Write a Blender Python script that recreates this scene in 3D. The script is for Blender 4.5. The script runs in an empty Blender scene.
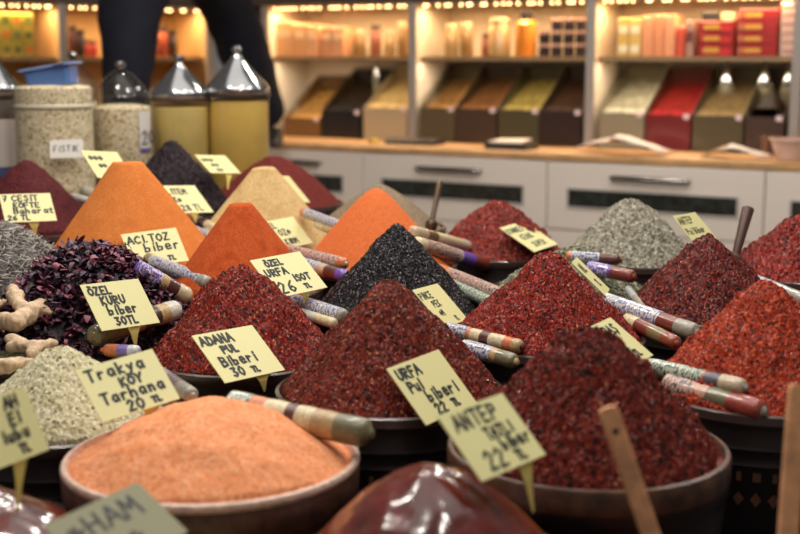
import bpy, bmesh, math, random
import numpy as np
from mathutils import Vector, Matrix
random.seed(7); RNG = np.random.default_rng(11)
SC = bpy.context.scene; COL = SC.collection
# ------------------------------------------------------------------ camera model
HC = 1.37; F = 1250.0; W, H = 800, 534
PITCH = math.atan(210 / F)
CAM = Vector((0, 0, HC))
RGT = Vector((1, 0, 0)); FWD = Vector((0, math.cos(PITCH), -math.sin(PITCH))); UP = Vector((0, math.sin(PITCH), math.cos(PITCH)))
def ray(px, py): return RGT * ((px - W / 2) / F) + UP * ((H / 2 - py) / F) + FWD
def PY(px, py, Y): d = ray(px, py); return CAM + d * (Y / d.y)
def PZ(px, py, z): d = ray(px, py); return CAM + d * ((z - HC) / d.z)
def PD(px, py, D): return CAM + ray(px, py) * D
def proj(p):
    v = Vector(p) - CAM; D = v.dot(FWD)
    return (W / 2 + F * v.dot(RGT) / D, H / 2 - F * v.dot(UP) / D)

# ------------------------------------------------------------------ materials
def lin(c):
    f = lambda v: (v / 12.92 if v <= .04045 else ((v + .055) / 1.055) ** 2.4)
    return tuple(f(x / 255) for x in c) + (1.0,)
MATS = {}
def mat(name, c, rough=.5, metal=0, spec=.5, bump=0, bscale=200, emit=None, estr=0, var=0, coat=0):
    if name in MATS: return MATS[name]
    m = bpy.data.materials.new(name); m.use_nodes = True; nt = m.node_tree; b = nt.nodes['Principled BSDF']
    b.inputs['Base Color'].default_value = lin(c); b.inputs['Roughness'].default_value = rough
    b.inputs['Metallic'].default_value = metal; b.inputs['Specular IOR Level'].default_value = spec
    b.inputs['Coat Weight'].default_value = coat; b.inputs['Coat Roughness'].default_value = .08
    if emit: b.inputs['Emission Color'].default_value = lin(emit); b.inputs['Emission Strength'].default_value = estr
    if bump or var:
        tc = nt.nodes.new('ShaderNodeTexCoord'); n = nt.nodes.new('ShaderNodeTexNoise')
        n.inputs['Scale'].default_value = bscale; n.inputs['Detail'].default_value = 4
        nt.links.new(tc.outputs['Object'], n.inputs['Vector'])
        if bump:
            bp = nt.nodes.new('ShaderNodeBump'); bp.inputs['Strength'].default_value = bump; bp.inputs['Distance'].default_value = .003
            nt.links.new(n.outputs['Fac'], bp.inputs['Height']); nt.links.new(bp.outputs['Normal'], b.inputs['Normal'])
        if var:
            r = nt.nodes.new('ShaderNodeValToRGB'); r.color_ramp.elements[0].position = .3; r.color_ramp.elements[1].position = .7
            r.color_ramp.elements[0].color = lin([x * (1 - var) for x in c]); r.color_ramp.elements[1].color = lin([min(255, x * (1 + var)) for x in c])
            nt.links.new(n.outputs['Fac'], r.inputs['Fac']); nt.links.new(r.outputs['Color'], b.inputs['Base Color'])
    MATS[name] = m; return m
def grain(name, cols, scale, rough=.5, spec=.4, bump=.6, big=None, stretch=None, glint=0):
    """grains of mixed colours: every Voronoi cell takes one of cols = [(share, rgb), ...]"""
    m = bpy.data.materials.new(name); m.use_nodes = True; nt = m.node_tree; b = nt.nodes['Principled BSDF']; L = nt.links.new
    tc = nt.nodes.new('ShaderNodeTexCoord'); v = nt.nodes.new('ShaderNodeTexVoronoi'); v.inputs['Scale'].default_value = scale
    vec = tc.outputs['Object']
    if stretch:
        mp = nt.nodes.new('ShaderNodeMapping'); mp.inputs['Scale'].default_value = stretch; mp.inputs['Rotation'].default_value = (.4, .7, .5)
        L(vec, mp.inputs['Vector']); vec = mp.outputs['Vector']
    nz = nt.nodes.new('ShaderNodeTexNoise'); nz.inputs['Scale'].default_value = scale * .5
    mx = nt.nodes.new('ShaderNodeVectorMath'); mx.operation = 'MULTIPLY_ADD'
    L(nz.outputs['Color'], mx.inputs[0]); mx.inputs[1].default_value = (1.2 / scale,) * 3; L(vec, mx.inputs[2]); L(vec, nz.inputs['Vector'])
    L(mx.outputs[0], v.inputs['Vector'])
    s = nt.nodes.new('ShaderNodeSeparateColor'); L(v.outputs['Color'], s.inputs[0])
    r = nt.nodes.new('ShaderNodeValToRGB'); r.color_ramp.interpolation = 'CONSTANT'
    tot = sum(c[0] for c in cols); pos = 0; els = r.color_ramp.elements
    for i, (sh, c) in enumerate(cols):
        e = els[i] if i < len(els) and i < 2 else els.new(min(pos, 1.0))
        e.position = min(pos, .999); e.color = lin(c); pos += sh / tot
    L(s.outputs[0], r.inputs['Fac']); out = r.outputs['Color']
    if big:   # broad patches where the grains themselves are of another shade
        n2 = nt.nodes.new('ShaderNodeTexNoise'); n2.inputs['Scale'].default_value = big[1]; n2.inputs['Detail'].default_value = 3
        L(tc.outputs['Object'], n2.inputs['Vector'])
        rr = nt.nodes.new('ShaderNodeMapRange'); rr.inputs[1].default_value = .45; rr.inputs[2].default_value = .7; rr.inputs[4].default_value = big[2]
        L(n2.outputs['Fac'], rr.inputs[0])
        mi = nt.nodes.new('ShaderNodeMix'); mi.data_type = 'RGBA'; L(rr.outputs[0], mi.inputs[0]); L(out, mi.inputs[6]); mi.inputs[7].default_value = lin(big[0]); out = mi.outputs[2]
    L(out, b.inputs['Base Color'])
    rm = nt.nodes.new('ShaderNodeMapRange'); rm.inputs[3].default_value = max(.12, rough - glint); rm.inputs[4].default_value = min(1, rough + glint); L(s.outputs[2], rm.inputs[0]); L(rm.outputs[0], b.inputs['Roughness'])
    b.inputs['Specular IOR Level'].default_value = spec
    bp = nt.nodes.new('ShaderNodeBump'); bp.inputs['Strength'].default_value = bump; bp.inputs['Distance'].default_value = .5 / scale
    L(s.outputs[1], bp.inputs['Height']); L(bp.outputs['Normal'], b.inputs['Normal'])
    MATS[name] = m; return m
def thin_glass(name, tint=(255, 255, 255), gl=.25, rough=.03):
    m = bpy.data.materials.new(name); m.use_nodes = True; nt = m.node_tree; nt.nodes.clear(); L = nt.links.new
    o = nt.nodes.new('ShaderNodeOutputMaterial'); t = nt.nodes.new('ShaderNodeBsdfTransparent'); g = nt.nodes.new('ShaderNodeBsdfGlossy')
    t.inputs[0].default_value = lin(tint); g.inputs['Roughness'].default_value = rough
    lw = nt.nodes.new('ShaderNodeLayerWeight'); lw.inputs[0].default_value = .5; mx = nt.nodes.new('ShaderNodeMixShader')
    pw_ = nt.nodes.new('ShaderNodeMath'); pw_.operation = 'POWER'; pw_.inputs[1].default_value = 4; L(lw.outputs['Facing'], pw_.inputs[0])
    ml = nt.nodes.new('ShaderNodeMath'); ml.operation = 'MULTIPLY_ADD'; ml.inputs[1].default_value = .7; ml.inputs[2].default_value = gl * .3; L(pw_.outputs[0], ml.inputs[0])
    L(ml.outputs[0], mx.inputs[0]); L(t.outputs[0], mx.inputs[1]); L(g.outputs[0], mx.inputs[2]); L(mx.outputs[0], o.inputs[0])
    MATS[name] = m; return m
def printed(name, base, ink, scale=140, thr=.52, lines=420):
    """small print on a plastic wrapper: rows of ink dashes"""
    m = bpy.data.materials.new(name); m.use_nodes = True; nt = m.node_tree; b = nt.nodes['Principled BSDF']; L = nt.links.new
    tc = nt.nodes.new('ShaderNodeTexCoord'); mp = nt.nodes.new('ShaderNodeMapping'); mp.inputs['Scale'].default_value = (1, 1, 1)
    n = nt.nodes.new('ShaderNodeTexNoise'); n.inputs['Scale'].default_value = scale; n.inputs['Detail'].default_value = 2
    L(tc.outputs['UV'], mp.inputs[0]); mp.inputs['Scale'].default_value = (13, 4.5, 1); L(mp.outputs[0], n.inputs['Vector']); n.inputs['Scale'].default_value = 1.0
    r = nt.nodes.new('ShaderNodeValToRGB'); r.color_ramp.elements[0].position = thr - .03; r.color_ramp.elements[1].position = thr + .03
    r.color_ramp.elements[0].color = lin(base); r.color_ramp.elements[1].color = lin(ink)
    L(n.outputs['Fac'], r.inputs[0]); L(r.outputs[0], b.inputs['Base Color']); b.inputs['Roughness'].default_value = .3
    b.inputs['Coat Weight'].default_value = .4
    MATS[name] = m; return m

# ------------------------------------------------------------------ mesh builder
class MB:
    def __init__(s): s.v = []; s.f = []; s.m = []; s.uv = None
    def quadstrip(s, rings, closed=True, mi=0, cap0=False, cap1=False):
        base = len(s.v); n = len(rings[0])
        for r in rings: s.v += [tuple(p) for p in r]
        for i in range(len(rings) - 1):
            mm = mi[i] if isinstance(mi, (list, tuple)) else mi
            for j in range(n if closed else n - 1):
                a = base + i * n + j; b = base + i * n + (j + 1) % n
                s.f.append((a, b, b + n, a + n)); s.m.append(mm)
        m0 = mi[0] if isinstance(mi, (list, tuple)) else mi; m1 = mi[-1] if isinstance(mi, (list, tuple)) else mi
        if cap0: s.f.append(tuple(base + j for j in reversed(range(n)))); s.m.append(m0)
        if cap1: s.f.append(tuple(base + (len(rings) - 1) * n + j for j in range(n))); s.m.append(m1)
        return s
    def lathe(s, prof, c=(0, 0, 0), n=40, mi=0, axis=None, cap0=True, cap1=True, ph=0):
        """prof: (radius, height) list; axis: direction of height"""
        c = Vector(c); ax = Vector(axis or (0, 0, 1)).normalized()
        t = Vector((0, 0, 1)) if abs(ax.z) < .9 else Vector((1, 0, 0))
        e1 = (t - ax * t.dot(ax)).normalized(); e2 = ax.cross(e1)
        if abs(ax.z) >= .999: e1, e2 = Vector((1, 0, 0)), Vector((0, 1, 0)) * (1 if ax.z > 0 else -1)
        rings = [[c + ax * h + (e1 * math.cos(ph + 2 * math.pi * j / n) + e2 * math.sin(ph + 2 * math.pi * j / n)) * max(r, 1e-4) for j in range(n)] for r, h in prof]
        return s.quadstrip(rings, True, mi, cap0, cap1)
    def box(s, lo, hi, fr=None, mi=0, bev=0):
        """box between lo and hi in frame fr = (origin, ex, ey, ez); bev chamfers the vertical and top edges"""
        o, ex, ey, ez = fr or (Vector(), Vector((1, 0, 0)), Vector((0, 1, 0)), Vector((0, 0, 1)))
        x0, y0, z0 = lo; x1, y1, z1 = hi
        if bev:
            b = min(bev, (x1 - x0) / 3, (y1 - y0) / 3, (z1 - z0) / 3)
            def ring(i, z): return [o + ex * x + ey * y + ez * z for x, y in ((x0 + i + b, y0 + i), (x1 - i - b, y0 + i), (x1 - i, y0 + i + b), (x1 - i, y1 - i - b), (x1 - i - b, y1 - i), (x0 + i + b, y1 - i), (x0 + i, y1 - i - b), (x0 + i, y0 + i + b))]
            return s.quadstrip([ring(b, z0), ring(0, z0 + b), ring(0, z1 - b), ring(b, z1)], True, mi, True, True)
        def ring(z): return [o + ex * x + ey * y + ez * z for x, y in ((x0, y0), (x1, y0), (x1, y1), (x0, y1))]
        return s.quadstrip([ring(z0), ring(z1)], True, mi, True, True)
    def prism(s, poly, d, mi=0):
        """poly: points; extruded by vector d"""
        return s.quadstrip([[Vector(p) for p in poly], [Vector(p) + Vector(d) for p in poly]], True, mi, True, True)
    def tube(s, pts, rads, n=10, mi=0):
        pts = [Vector(p) for p in pts]; rings = []
        for i, p in enumerate(pts):
            t = (pts[min(i + 1, len(pts) - 1)] - pts[max(i - 1, 0)]).normalized()
            a = Vector((0, 0, 1)) if abs(t.z) < .9 else Vector((0, 1, 0)); e1 = (a - t * a.dot(t)).normalized(); e2 = t.cross(e1)
            r = rads[i] if isinstance(rads, (list, tuple)) else rads
            rings.append([p + (e1 * math.cos(2 * math.pi * j / n) + e2 * math.sin(2 * math.pi * j / n)) * r for j in range(n)])
        return s.quadstrip(rings, True, mi, True, True)
    def build(s, name, mats, parent=None, smooth=True, origin=None, angle=40):
        o0 = Vector(origin) if origin is not None else (parent.matrix_world.translation.copy() if False else (Vector(parent['o']) if parent is not None and 'o' in parent else Vector()))
        if parent is None and origin is None: o0 = Vector()
        me = bpy.data.meshes.new(name)
        me.from_pydata([tuple(Vector(v) - o0) for v in s.v], [], s.f)
        if not isinstance(mats, (list, tuple)): mats = [mats]
        for m in mats: me.materials.append(m)
        me.polygons.foreach_set('material_index', s.m)
        bm = bmesh.new(); bm.from_mesh(me); bmesh.ops.recalc_face_normals(bm, faces=bm.faces); bm.to_mesh(me); bm.free()
        if smooth:
            me.polygons.foreach_set('use_smooth', [True] * len(s.f)); me.update()
            try: me.set_sharp_from_angle(angle=math.radians(angle))
            except Exception: pass
        me.update()
        ob = bpy.data.objects.new(name, me); COL.objects.link(ob)
        if parent is not None:
            ob.parent = parent
            if 'o' in parent: ob['o'] = list(o0)
        else: ob.location = o0; ob['o'] = list(o0)
        return ob
def thing(name, label, cat, loc, group=None):
    o = bpy.data.objects.new(name, None); COL.objects.link(o); o.location = loc; o['o'] = list(loc); o.empty_display_size = .05
    o['label'] = label; o['category'] = cat
    if group: o['group'] = group
    return o
def tag(o, label, cat, group=None, kind=None):
    o['label'] = label; o['category'] = cat
    if group: o['group'] = group
    if kind: o['kind'] = kind
    return o
def struct(o): o['kind'] = 'structure'; return o

# ------------------------------------------------------------------ spice heaps
TABLE_Z = .58
HEAPS = {}
def lowfreq(x, y, n, kmin, kmax, rng):
    z = np.zeros_like(x)
    for _ in range(n):
        k = rng.uniform(kmin, kmax); a = rng.uniform(0, 2 * np.pi); z += np.cos(k * (x * np.cos(a) + y * np.sin(a)) + rng.uniform(0, 6.28))
    return z / math.sqrt(n)
class Heap:
    def __init__(s, key, ax, ay, Y, R, zr, p=1.0, e=.07, flat=None, ec=1.0):
        s.c = PY(ax, ay, Y); s.h = s.c.z - zr; s.c.z = zr; s.R = R; s.p = p; s.e = e; s.flat = flat; s.key = key
        HEAPS[key] = s
    def prof(s, r):
        t = np.minimum(np.sqrt((r / s.R) ** 2 + s.e ** 2) - s.e * .0, 1.15)
        z0 = 1 - s.e ** s.p
        z = s.h * (1 - t ** s.p) / z0
        if s.flat: z = np.minimum(z, s.h * s.flat) * (1 / s.flat)
        return z
    def z_at(s, x, y): return s.c.z + float(s.prof(np.array(math.hypot(x - s.c.x, y - s.c.y)))) - .0
    def hit(s, px, py):
        d = ray(px, py)
        for i in range(1100):
            D = 1.0 + i * .003; q = CAM + d * D
            if math.hypot(q.x - s.c.x, q.y - s.c.y) < s.R * 1.02 and q.z < s.z_at(q.x, q.y): return D
        return None
    def mesh(s, name, m, g, jit, lump=.004, lk=(15, 60), fine=0, smooth=False, streak=0, clump=0, ledge=0):
        R = s.R; rng = np.random.default_rng(abs(hash(s.key)) % 1000 if False else sum(map(ord, s.key)))
        n = int(2 * R / g) + 1
        jj, ii = np.meshgrid(np.arange(n), np.arange(int(n / .866) + 1))
        x = (jj + .5 * (ii % 2)) * g - R; y = ii * g * .866 - R
        idx = -np.ones(x.shape, int); rr = np.hypot(x, y); inside = rr < R
        X = x.copy(); Y = y.copy()
        X += rng.uniform(-.3, .3, X.shape) * g; Y += rng.uniform(-.3, .3, X.shape) * g
        idx[inside] = np.arange(inside.sum())
        xs, ys = X[inside], Y[inside]; r = np.hypot(xs, ys)
        ang = np.arctan2(ys, xs)
        rw = r * (1 + .05 * np.sin(2 * ang + rng.uniform(0, 6)) + .03 * np.sin(3 * ang + rng.uniform(0, 6)))
        z = s.prof(rw)
        edge = np.clip((R - r) / (.25 * R), 0, 1); top = np.clip(r / (.15 * R), .25, 1)
        z = z + (lowfreq(xs, ys, 12, *lk, rng) * .7 + .5 * lowfreq(xs, ys, 10, lk[1] * .8, lk[1] * 1.8, rng)) * lump * edge * top
        if ledge: z = z + (np.tanh(5 * lowfreq(xs, ys, 12, 35, 95, rng)) + .6 * np.tanh(4 * lowfreq(xs, ys, 14, 90, 200, rng))) * ledge * edge * top
        if fine: z = z + lowfreq(xs, ys, 14, 150, 500, rng) * fine
        if clump: z = z + np.maximum(lowfreq(xs, ys, 20, 250, 700, rng), -.4) * clump
        if streak: z = z - streak * np.maximum(0, np.sin(ang * 23 + 3 * np.sin(r * 40)) - .6) * np.clip(1 - r / R, 0, 1) * edge
        z = np.maximum(z + rng.uniform(-1, 1, z.shape) * jit, -.004)
        z[r > R - 1.5 * g] = -.004
        rows, cols = idx.shape; tris = []
        for par in (0, 1):
            a = idx[par:-1:2, :-1]; b = idx[par:-1:2, 1:]; c = idx[par + 1::2, :-1][:a.shape[0]]; d = idx[par + 1::2, 1:][:a.shape[0]]
            if par == 0: T = [(a, b, c), (b, d, c)]
            else: T = [(a, d, c), (a, b, d)]
            for t in T:
                q = np.stack([k.ravel() for k in t], 1); tris.append(q[(q >= 0).all(1)])
        tris = np.concatenate(tris); nv = len(xs)
        # hull bottom
        bz = np.full(nv, 0.0)
        co = np.stack([xs, ys, z], 1)
        me = bpy.data.meshes.new(name)
        me.vertices.add(nv); me.vertices.foreach_set('co', co.astype(np.float32).ravel())
        me.loops.add(len(tris) * 3); me.loops.foreach_set('vertex_index', tris.astype(np.int32).ravel())
        me.polygons.add(len(tris)); me.polygons.foreach_set('loop_start', (np.arange(len(tris)) * 3).astype(np.int32))
        me.polygons.foreach_set('use_smooth', np.full(len(tris), smooth))
        me.materials.append(m); me.update(calc_edges=True); me.validate()
        o = bpy.data.objects.new(name, me); COL.objects.link(o); o.location = s.c
        return o

M_dark = mat('dark_glaze', (38, 30, 30), .35, spec=.4, bump=.15, bscale=60)
M_motif = mat('motif_brown', (92, 60, 42), .5)
M_clay = mat('brown_clay', (80, 52, 42), .45, bump=.3, bscale=70, var=.25)
M_rim = mat('pale_worn_rim', (204, 174, 158), .4, bump=.3, bscale=90, var=.12)
M_tan = mat('tan_glaze', (78, 52, 38), .4, var=.3, bscale=40, bump=.2)
def tub(hp, label, style='dark', Rr=None, bottom=TABLE_Z):
    R = Rr or hp.R; c = Vector((hp.c.x, hp.c.y, bottom)); h = hp.c.z - bottom
    t = thing('spice_tub', label, 'tub', c, 'tubs under the spice heaps')
    Ro = R + .007; rimz = h + .008
    if style == 'dark':
        b = MB().lathe([(Ro * .80, 0), (Ro * .86, .02), (Ro * .97, h - .075), (Ro * .985, h - .07), (Ro * .97, h - .064), (Ro * .985, h - .05), (Ro, h - .044), (Ro * .985, h - .038), (Ro * .99, h - .01), (R - .006, h - .012), (R - .02, h - .05), (.02, h - .06)], c, 56)
        n = 44
        for k in range(n):   # stamped motif band
            a = 2 * math.pi * k / n; e = Vector((math.cos(a), math.sin(a), 0)); tt = Vector((-e.y, e.x, 0)); rr = Ro * .955
            w = .006 if k % 2 else .0035
            b.box((-w, -.001, -.007), (w, .0028, .007), (c + e * rr + Vector((0, 0, h - .088)), tt, e, Vector((0, 0, 1))), 1)
            b.prism([c + e * (rr - .006) + tt * (.008 * math.cos(q)) + Vector((0, 0, h - .125 + .011 * math.sin(q))) for q in (0, math.pi / 2, math.pi, 1.5 * math.pi)], e * .006, 1)
        b.build('body', [M_dark, M_motif], t)
        MB().lathe([(Ro * .985, h - .012), (Ro + .002, h - .004), (Ro, rimz), (Ro - .006, rimz + .002), (R - .006, h - .004), (R - .006, h - .012)], c, 56, cap0=False, cap1=False).build('rim', mat('dark_rim', (62, 48, 44), .25), t)
    else:
        body, rim = (M_clay, M_rim) if style == 'clay' else (M_dark, M_tan)
        MB().lathe([(Ro * .82, 0), (Ro * .9, .03), (Ro * .985, h - .06), (Ro * .985, h - .05), (Ro * 1.005, h - .045), (Ro * 1.01, h - .012), (Ro * 1.0, h - .006), (R - .008, h - .008), (R - .02, h - .05), (.02, h - .06)], c, 64).build('body', body, t)
        MB().lathe([(Ro * 1.0, h - (.006 if style == 'clay' else .034)), (Ro * 1.006 + .001, h - .003 if style == 'clay' else h - .026), (Ro * 1.006 + .001, h + .002), (Ro, rimz - .003), (Ro - .006, rimz - .002), (R - .003, h - .002), (R - .006, h - .02)], c, 64, cap0=False, cap1=False).build('rim', rim, t)
    return t
red = lambda n, k, sc=270, rough=.42, spec=.33: grain(n, k, sc, rough, spec, 1.0, glint=.24)  # darkest cells: dark flakes, their share raised to paint the shaded gaps between
G = {}
G['adana'] = red('chilli_adana', [(14, (44, 10, 7)), (18, (83, 17, 11)), (32, (120, 29, 19)), (28, (144, 36, 23)), (7, (174, 58, 35)), (3, (199, 115, 78))])
G['urfa'] = red('chilli_urfa', [(16, (42, 12, 8)), (18, (77, 22, 14)), (34, (111, 36, 23)), (26, (128, 45, 28)), (7, (150, 65, 40)), (2, (184, 116, 83))])
G['marash'] = red('chilli_marash', [(13, (49, 10, 7)), (18, (90, 19, 12)), (32, (128, 29, 19)), (28, (153, 36, 23)), (7, (178, 61, 37)), (3, (199, 123, 85))])
G['antep'] = red('chilli_antep', [(18, (41, 11, 6)), (20, (79, 20, 12)), (34, (114, 33, 20)), (26, (113, 33, 21)), (7, (141, 53, 35)), (1, (169, 106, 81))], 210)
G['bright'] = red('chilli_bright', [(10, (74, 19, 9)), (16, (120, 31, 14)), (32, (158, 51, 23)), (30, (178, 60, 26)), (7, (199, 86, 47))])
G['deep'] = red('chilli_deep', [(18, (39, 10, 8)), (20, (70, 15, 12)), (32, (102, 26, 19)), (24, (123, 33, 23)), (6, (158, 74, 50))])
G['kon'] = red('chilli_rear', [(14, (56, 15, 11)), (18, (97, 24, 16)), (32, (128, 36, 25)), (28, (144, 45, 32)), (6, (169, 74, 51))], 190)
G['farright'] = red('chilli_far', [(14, (53, 12, 9)), (18, (95, 19, 12)), (32, (130, 31, 21)), (28, (153, 40, 28)), (6, (178, 74, 50))], 200)
G['orange'] = grain('orange_powder', [(1, (212, 126, 64)), (1, (205, 118, 58)), (1, (218, 134, 72))], 420, .9, .05, .2, big=((194, 108, 54), 30, .5))
G['dorange'] = grain('deep_orange_powder', [(1, (190, 86, 44)), (1, (180, 78, 40)), (1, (196, 94, 50))], 420, .9, .05, .25, big=((160, 62, 28), 40, .55))
G['borange'] = grain('bright_orange_powder', [(1, (212, 112, 62)), (1, (204, 104, 58)), (1, (218, 120, 70))], 420, .9, .05, .15)
G['cream'] = grain('cream_powder', [(1, (206, 176, 122)), (1, (196, 164, 112)), (1, (214, 186, 134))], 300, .9, .1, .25, big=((176, 138, 88), 25, .5))
G['peach'] = grain('peach_powder', [(2, (236, 160, 116)), (2, (230, 150, 106)), (1, (240, 172, 130)), (.5, (216, 130, 88))], 260, .9, .1, .5, big=((226, 138, 86), 35, .5))
G['maroon'] = grain('maroon_powder', [(2, (84, 30, 34)), (2, (72, 24, 28)), (1, (98, 36, 38))], 260, .8, .2, .4)
G['maroon2'] = grain('maroon_powder_rear', [(2, (104, 38, 32)), (2, (92, 32, 28)), (1, (118, 44, 36))], 260, .8, .2, .4)
G['black'] = grain('black_seed', [(5, (13, 10, 14)), (3, (21, 17, 22)), (2, (32, 27, 33)), (.7, (120, 108, 114))], 330, .36, .25, .9, glint=.2)  # palest cells are glints painted into the seed colour
G['purple'] = grain('dark_sumac', [(4, (30, 20, 26)), (3, (42, 29, 36)), (1, (64, 46, 54))], 170, .5, .2, .9)
G['greygreen'] = grain('grey_green_seed', [(3, (132, 127, 112)), (3, (154, 149, 132)), (2, (178, 173, 156)), (2, (96, 91, 78)), (1, (200, 196, 180))], 190, .6, .3, .8)
G['green'] = grain('green_herb', [(3, (102, 106, 84)), (3, (130, 132, 108)), (2, (170, 170, 146)), (2.4, (58, 62, 46))], 200, .7, .2, .8)
G['greybrown'] = grain('grey_brown_powder', [(2, (138, 120, 98)), (2, (126, 108, 88)), (1, (152, 134, 112))], 260, .85, .15, .4)
G['tarhana'] = grain('tarhana_crumb', [(4, (208, 201, 166)), (4, (194, 186, 150)), (3, (224, 218, 192)), (1.2, (160, 150, 110)), (.5, (110, 98, 66))], 240, .85, .15, .8)

Heap('peach', 211, 405, 1.67, .196, .82, p=1.95, e=.05)
Heap('antep', 590, 331, 1.70, .189, .825, p=1.32, e=.13)
Heap('tarhana', 62, 347, 1.92, .165, .80, p=1.2, e=.06)
Heap('urfa', 389, 280, 1.975, .178, .83, p=1.04, e=.1)
Heap('bright', 766, 281, 1.99, .185, .83, p=1.1, e=.07)
Heap('adana', 240, 267, 2.22, .172, .83, p=1.13, e=.15)
Heap('marash', 548, 253, 2.3, .178, .845, p=1.1, e=.07)
Heap('hibiscus', 88, 246, 2.42, .205, .825, p=1.9)
Heap('black', 397, 224, 2.52, .172, .855, p=1.05, e=.06)
Heap('deep', 708, 234, 2.52, .165, .85, p=1.05, e=.05)
Heap('twigs', -2, 226, 2.66, .17, .885, p=1.7)
Heap('dorange', 240, 204, 2.65, .17, .872, p=1.0, e=.03, flat=.88)
Heap('green', 572, 247, 2.74, .165, .855, p=1.15)
Heap('farright', 806, 213, 2.85, .185, .875, p=1.1, e=.1)
Heap('orange', 127, 162, 2.9, .2, .895, p=1.0, e=.03, flat=.86)
Heap('borange', 376, 188, 2.92, .185, .88, p=1.15, e=.1)
Heap('greygreen', 631, 199, 3.05, .175, .875, p=1.2, e=.12)
Heap('cream', 264, 168, 3.2, .19, .885, p=1.0, e=.03, flat=.88)
Heap('kon', 499, 201, 3.22, .17, .862, p=1.25, e=.14)
Heap('maroon', 26, 160, 3.26, .2, .92, p=1.1, e=.12)
Heap('greybrown', 380, 184, 3.42, .175, .90, p=1.25, e=.1)
Heap('purple', 172, 141, 3.52, .175, .93, p=1.15, e=.1)
Heap('maroon2', 275, 156, 3.78, .2, .925, p=1.3, e=.14)
import itertools
for a, b in itertools.combinations(HEAPS.values(), 2):
    d = (a.c.xy - b.c.xy).length
    if d < a.R + b.R + .024: print('CLOSE', a.key, b.key, round(d, 3), round(a.R + b.R + .024, 3))
HG = 'spice heaps on the stall'
def heap(key, label, cat, tublabel, style='dark', m=None, **kw):
    o = HEAPS[key].mesh('spice_heap', m or G[key], **kw); tag(o, label, cat, HG)
    tub(HEAPS[key], tublabel, style); return o
fl = dict(g=.0025, jit=.0022, lump=.0052, lk=(20, 110), clump=.0026, ledge=.0028)
fm = dict(g=.003, jit=.0024, lump=.005, lk=(20, 100), clump=.0026, ledge=.003)
pw = dict(g=.004, jit=.0002, lump=.0012, fine=.0003, smooth=True)
heap('peach', 'domed heap of pale peach-orange powder in the brown bowl with pale rim', 'spice heap', 'brown clay bowl with pale worn rim holding peach powder', 'clay', g=.0026, jit=.00045, lump=.003, fine=.0005, lk=(20, 90), smooth=True)
heap('antep', 'very dark red chilli flake heap behind the upright wooden spatula', 'spice heap', 'dark tub with tan rim under the darkest red front heap', 'tan', **dict(fl, lump=.0075, clump=.004, jit=.0028, ledge=.0042))
heap('urfa', 'large brownish red chilli flake heap with the URFA tag in front', 'spice heap', 'dark tub below the big brownish red URFA heap', **fl)
heap('adana', 'red chilli flake heap with the ADANA tag at its foot', 'spice heap', 'dark tub below the red ADANA heap', **fl)
heap('marash', 'bright red chilli flake heap between black seeds and dark purplish flakes', 'spice heap', 'dark tub below the red heap beside the black seeds', **fl)
heap('bright', 'orange-red chilli flake heap at the right edge, in front of purplish red flakes', 'spice heap', 'dark tub with stamped bands below the orange-red flake heap', **fl)
heap('deep', 'pointed purplish red chilli flake heap in front of the ANTEP Pul Biber tag', 'spice heap', 'dark tub below the pointed purplish red heap', **fl)
heap('kon', 'rounded red chilli flake heap beneath the white drawers, with a tag on its right slope', 'spice heap', 'dark tub below the rear rounded red heap', **dict(fm, jit=.0028))
heap('farright', 'red chilli flake heap cut off by the right edge of the photo, at rear', 'spice heap', 'dark tub below the red heap at the far right', **fm)
heap('black', 'shiny black seed heap behind the URFA flakes', 'spice heap', 'dark tub below the black seed heap', **dict(fl, lump=.003, clump=.0012, ledge=.001))
heap('purple', 'purplish black coarse spice heap in front of the yellow jar', 'spice heap', 'dark tub below the purplish black heap', **fm)
heap('orange', 'tall smooth pale orange powder cone with the ACI TOZ tag', 'spice heap', 'dark tub below the pale orange powder cone', **dict(pw, streak=.0012))
heap('dorange', 'deep orange powder cone with flat tip, beside the ACI TOZ tag', 'spice heap', 'dark tub below the deep orange powder cone', **dict(pw, streak=.003))
heap('borange', 'bright orange powder heap behind the black seeds', 'spice heap', 'dark tub below the bright orange powder', **pw)
heap('cream', 'cream beige powder cone behind the deep orange cone', 'spice heap', 'dark tub below the cream powder cone', **dict(pw, streak=.0012))
heap('greybrown', 'low grey-brown powder heap behind the bright orange heap', 'spice heap', 'dark tub below the grey-brown powder', **pw)
heap('maroon', 'maroon powder heap behind the CESIT KOFTE tag', 'spice heap', 'dark tub below the maroon powder by the oat jars', **dict(pw, jit=.0012, ledge=.0014, smooth=False))
heap('maroon2', 'broad red-maroon powder heap behind the cream cone', 'spice heap', 'dark tub below the rear red-maroon powder', **dict(pw, jit=.0012, ledge=.0014, smooth=False))
heap('greygreen', 'grey-green seed heap in front of the white drawer', 'spice heap', 'dark tub below the grey-green seeds', **dict(fm, jit=.003))
heap('green', 'low heap of dried green herb behind the bright red flakes', 'spice heap', 'dark tub below the dried green herb', **fm)
heap('tarhana', 'pale greenish crumbly tarhana heap under the Trakya tag', 'spice heap', 'dark brown grooved pot holding pale greenish crumbs', g=.003, jit=.0013, lump=.004, clump=.0018)

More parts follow.
